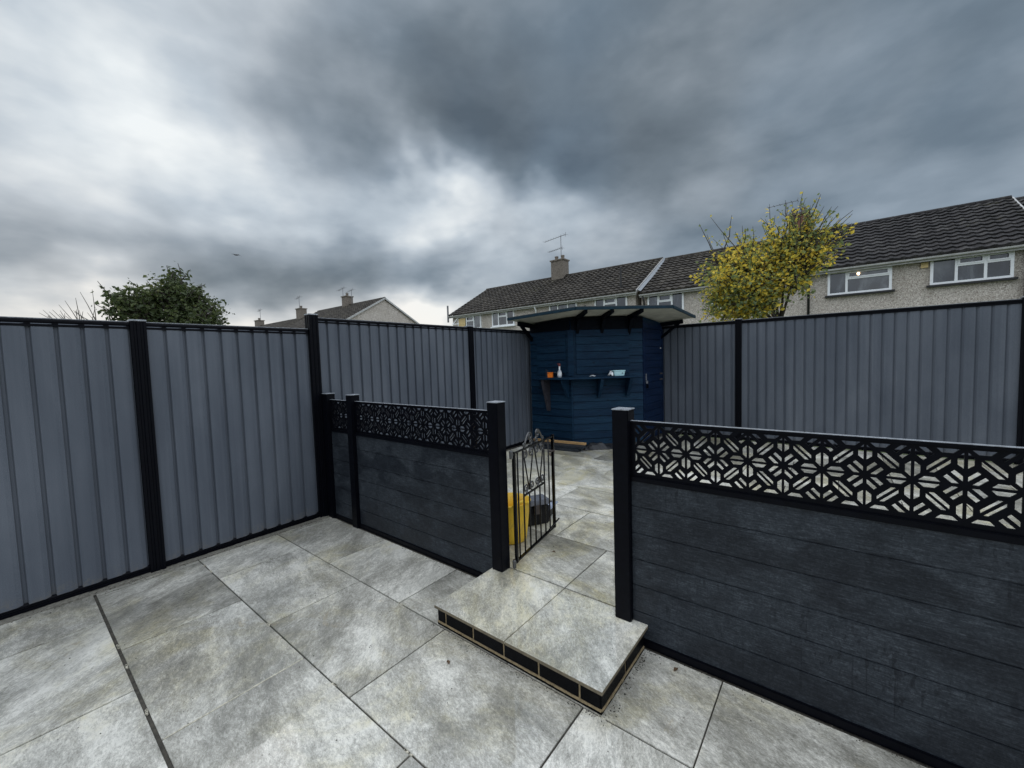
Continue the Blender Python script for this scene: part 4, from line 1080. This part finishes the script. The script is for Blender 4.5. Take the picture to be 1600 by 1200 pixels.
# ------------------------------------------------------------------ trees
def leaves(pts, size, seed, droop=.3):
    rr = random.Random(seed); vs = []; fs = []
    for p in pts:
        s_ = size * rr.uniform(.45, 1.35)
        d = Vector((rr.gauss(0, 1), rr.gauss(0, 1), rr.gauss(-droop, .7))).normalized(); e = d.orthogonal().normalized()
        e = (Matrix.Rotation(rr.uniform(0, 6.28), 3, d) @ e)
        o4 = len(vs); n = d.cross(e) * .12 * s_
        vs += [p, p + d * s_ * .5 + e * s_ * .32 + n, p + d * s_, p + d * s_ * .5 - e * s_ * .32 + n]
        fs.append((o4, o4 + 1, o4 + 2, o4 + 3))
    mb = MB(); mb.v = [tuple(v) for v in vs]; mb.f = fs; return mb
def tree(name, label, cat, base, fork, targets, leafm, barkm, size, per, seed, limbs, trunk_r=.10, twig_r=.010, group=None, tail=.55, spread=.10):
    rr = random.Random(seed); base, fork = Vector(base), Vector(fork)
    t = thing(name, label, cat, tuple(base), group)
    tk = MB(); tk.tube([base - Vector((0, 0, .1)), base.lerp(fork, .5) + Vector((rr.uniform(-.06, .06), 0, 0)), fork], [trunk_r * 1.2, trunk_r, trunk_r * .8], 10)
    tk.build('trunk', M[barkm], t, smooth=True)
    br = MB(); lp_ = []
    Ls = [Vector(l) for l in limbs]
    for l in Ls:
        m_ = fork.lerp(l, .5) + Vector((rr.uniform(-.1, .1), rr.uniform(-.1, .1), rr.uniform(0, .15)))
        br.tube([fork, m_, l], [trunk_r * .6, trunk_r * .42, trunk_r * .22], 7)
    for (p, dens) in targets:
        p = Vector(p); l = min(Ls, key=lambda q: (q - p).length + rr.random() * .3)
        s0 = fork.lerp(l, rr.uniform(.45, 1.0))
        m_ = s0.lerp(p, .5) + Vector((rr.uniform(-.12, .12), rr.uniform(-.12, .12), rr.uniform(-.02, .16)))
        pts = [s0, s0.lerp(m_, .5) + Vector((0, 0, .02)), m_, m_.lerp(p, .5) + Vector((rr.uniform(-.04, .04), 0, rr.uniform(-.03, .05))), p]
        br.tube(pts, [twig_r * 1.6, twig_r * 1.3, twig_r, twig_r * .7, twig_r * .35], 4, cap=False)
        for i in range(int(per * dens)):
            f_ = 1 - tail * rr.random() ** 1.0
            k = f_ * 4; i0 = min(3, int(k)); q = pts[i0].lerp(pts[i0 + 1], k - i0)
            sp_ = spread * (1. if dens > .5 else .4); lp_.append(q + Vector((rr.gauss(0, sp_), rr.gauss(0, sp_), rr.gauss(0, sp_))))
    br.build('branches', M[barkm], t, smooth=True)
    if leafm: leaves(lp_, size, seed + 1).build('crown', M[leafm], t)
    return t
def inell(rr, c, r_, shell=0.):
    while True:
        v = Vector((rr.uniform(-1, 1), rr.uniform(-1, 1), rr.uniform(-1, 1)))
        if shell < v.length < 1: return Vector(c) + Vector((v.x * r_[0], v.y * r_[1], v.z * r_[2]))
rr = random.Random(5); tg = []
for i in range(175): tg.append((inell(rr, (-1.74, 11.5, 3.35), (1.20, .95, .92), .3), .72))
for i in range(26): tg.append((inell(rr, (-.28, 11.5, 4.25), (.62, .5, .55), .2), .32))
for i in range(75): tg.append((inell(rr, (-.68, 11.5, 3.82), (.86, .7, .64), .2), .6))
for i in range(85): tg.append((inell(rr, (-1.90, 11.3, 2.65), (.98, .7, .55), .2), .9))
for i in range(34): tg.append((inell(rr, (-.85, 11.3, 3.05), (.55, .6, .50), .2), .7))
for i in range(60): tg.append((inell(rr, (-.80, 11.5, 4.40), (.85, .6, .62), .3), .42))
for i in range(30): tg.append((inell(rr, (-1.75, 11.5, 4.25), (.85, .5, .42), .3), .35))
for p in ((-2.78, 11.4, 4.88), (-2.52, 11.4, 5.00), (-2.05, 11.5, 4.95), (-2.62, 11.5, 4.60), (.25, 11.5, 4.50), (.0, 11.4, 4.62), (-.30, 11.5, 4.98), (-.62, 11.5, 5.12), (-.95, 11.5, 5.02), (-1.25, 11.4, 4.98), (.20, 11.5, 4.25), (-.15, 11.5, 3.55), (-2.75, 11.5, 3.9)):
    tg.append((Vector(p), .22))
limbs = [(-2.3, 11.4, 3.4), (-1.9, 11.7, 3.9), (-1.5, 11.3, 3.6), (-1.1, 11.6, 4.1), (-.7, 11.5, 4.1), (-.45, 11.4, 3.7), (-1.6, 11.0, 3.0), (-2.2, 11.9, 2.9), (-2.45, 11.5, 3.9)]
tree('autumn_tree', 'bushy tree with yellow and green autumn leaves in front of the houses', 'tree', (-1.05, 11.5, 0), (-1.05, 11.5, 2.15), tg, 'leaf_y', 'bark', .090, 40, 21, limbs, .055, .013, tail=.6, spread=.10)
rr = random.Random(8); tg = []
GC = Vector((-13.0, 2.75, 2.75))
for n_t, c3, r3, dn in ((140, (0, .0, -.15), (1.1, 1.05, .80), 1.0), (60, (0, .30, .75), (.65, .50, .58), .8), (45, (.1, -.72, .38), (.5, .50, .42), .8), (40, (-.1, .85, .15), (.5, .42, .60), .8),
                        (22, (.1, -.28, .75), (.4, .30, .35), .6), (18, (0, .75, .72), (.4, .28, .30), .5), (40, (0, 0, -.5), (1.1, 1.2, .5), .9)):
    for i in range(n_t): tg.append((inell(rr, GC + Vector(c3), r3, .3), dn))
for p in ((-1.22, .86), (-1.15, .6), (-1.3, .35), (.25, 1.5), (.5, 1.38), (.02, 1.40), (1.05, .55), (1.12, .3), (1.25, .12), (-.7, .95), (.8, 1.05)):
    tg.append((GC + Vector((0, p[0], p[1])), .28))
limbs = [GC + Vector(q) for q in ((.3, -.7, .2), (-.3, -.35, .6), (.2, 0, .7), (-.2, .4, .8), (.3, .7, .3), (-.4, .8, -.1), (.4, -.3, -.2), (0, .2, .1), (0, -.8, -.2))]
tree('garden_tree', 'dense dark green tree rising behind the left fence', 'tree', (-13, 2.75, 0), (-13, 2.75, 1.9), tg, 'leaf_g', 'bark', .10, 44, 31, limbs, .12, .016, tail=.55, spread=.085)
rr = random.Random(13); tg = []
for i in range(60): tg.append((Vector((-13.6 + rr.uniform(-.5, .5), 1.45 + rr.uniform(-.75, .45), 2.5 + rr.uniform(-.1, .62))), 0))
for q in ((.55, 2.90), (.75, 2.98), (.95, 3.2), (1.2, 3.42), (1.12, 3.28), (.85, 3.1), (1.4, 3.5)): tg.append((Vector((-13.6, q[0] + .1, q[1])), 0))
tree('bare_shrub', 'bare leafless shrub with thin twigs left of the green tree', 'shrub', (-13.6, 1.7, 0), (-13.6, 1.7, 1.5), tg, None, 'bark_pale', .1, 0, 41, [(-13.6, 1.4, 2.2), (-13.5, 1.1, 2.1), (-13.7, 1.9, 2.3), (-13.3, 1.6, 2.2)], .04, .012)
rr = random.Random(17); tg = [(Vector((-17.0 + rr.uniform(-.7, .7) , 12.7 + rr.uniform(-.4, .4), 2.9 + rr.uniform(-.1, .55))), 1) for i in range(26)]
tree('bare_shrub', 'few dark twigs showing above the fence beside the far left house gable', 'shrub', (-17, 12.7, 0), (-17, 12.7, 1.6), tg, 'leaf_g', 'bark', .09, 5, 43, [(-17.1, 12.7, 2.4), (-16.8, 12.8, 2.3)], .05, .016)

# ------------------------------------------------------------------ bird
bd = MB(); c_ = Vector((-34.7, 11.5, 9.92))
bird = thing('bird', 'small dark bird gliding with wings spread against the grey clouds', 'bird', tuple(c_))
bx = Vector((.55, .83, 0))
bd.tube([c_ - bx * .16 , c_ - bx * .08, c_, c_ + bx * .1, c_ + bx * .2], [.01, .04, .05, .035, .008], 8)
for s_, p in ((1, (.28, -.10)), (-1, (.26, .06))):
    wv = Vector((.3, .95, 0)) * s_
    a = c_ + Vector((0, 0, .01)); m_ = a + wv * .14 + Vector((0, 0, .05)); e = a + wv * .34 + Vector((0, 0, -.10 if s_ > 0 else .02))
    bk_ = Vector((.05, -.02, .0))
    bd.add([a, m_, e, m_ + Vector((.03, 0, -.05)), a + Vector((.03, 0, -.05))], [(0, 1, 3, 4), (1, 2, 3)])
bd.build('plumage', M['feather'], bird)
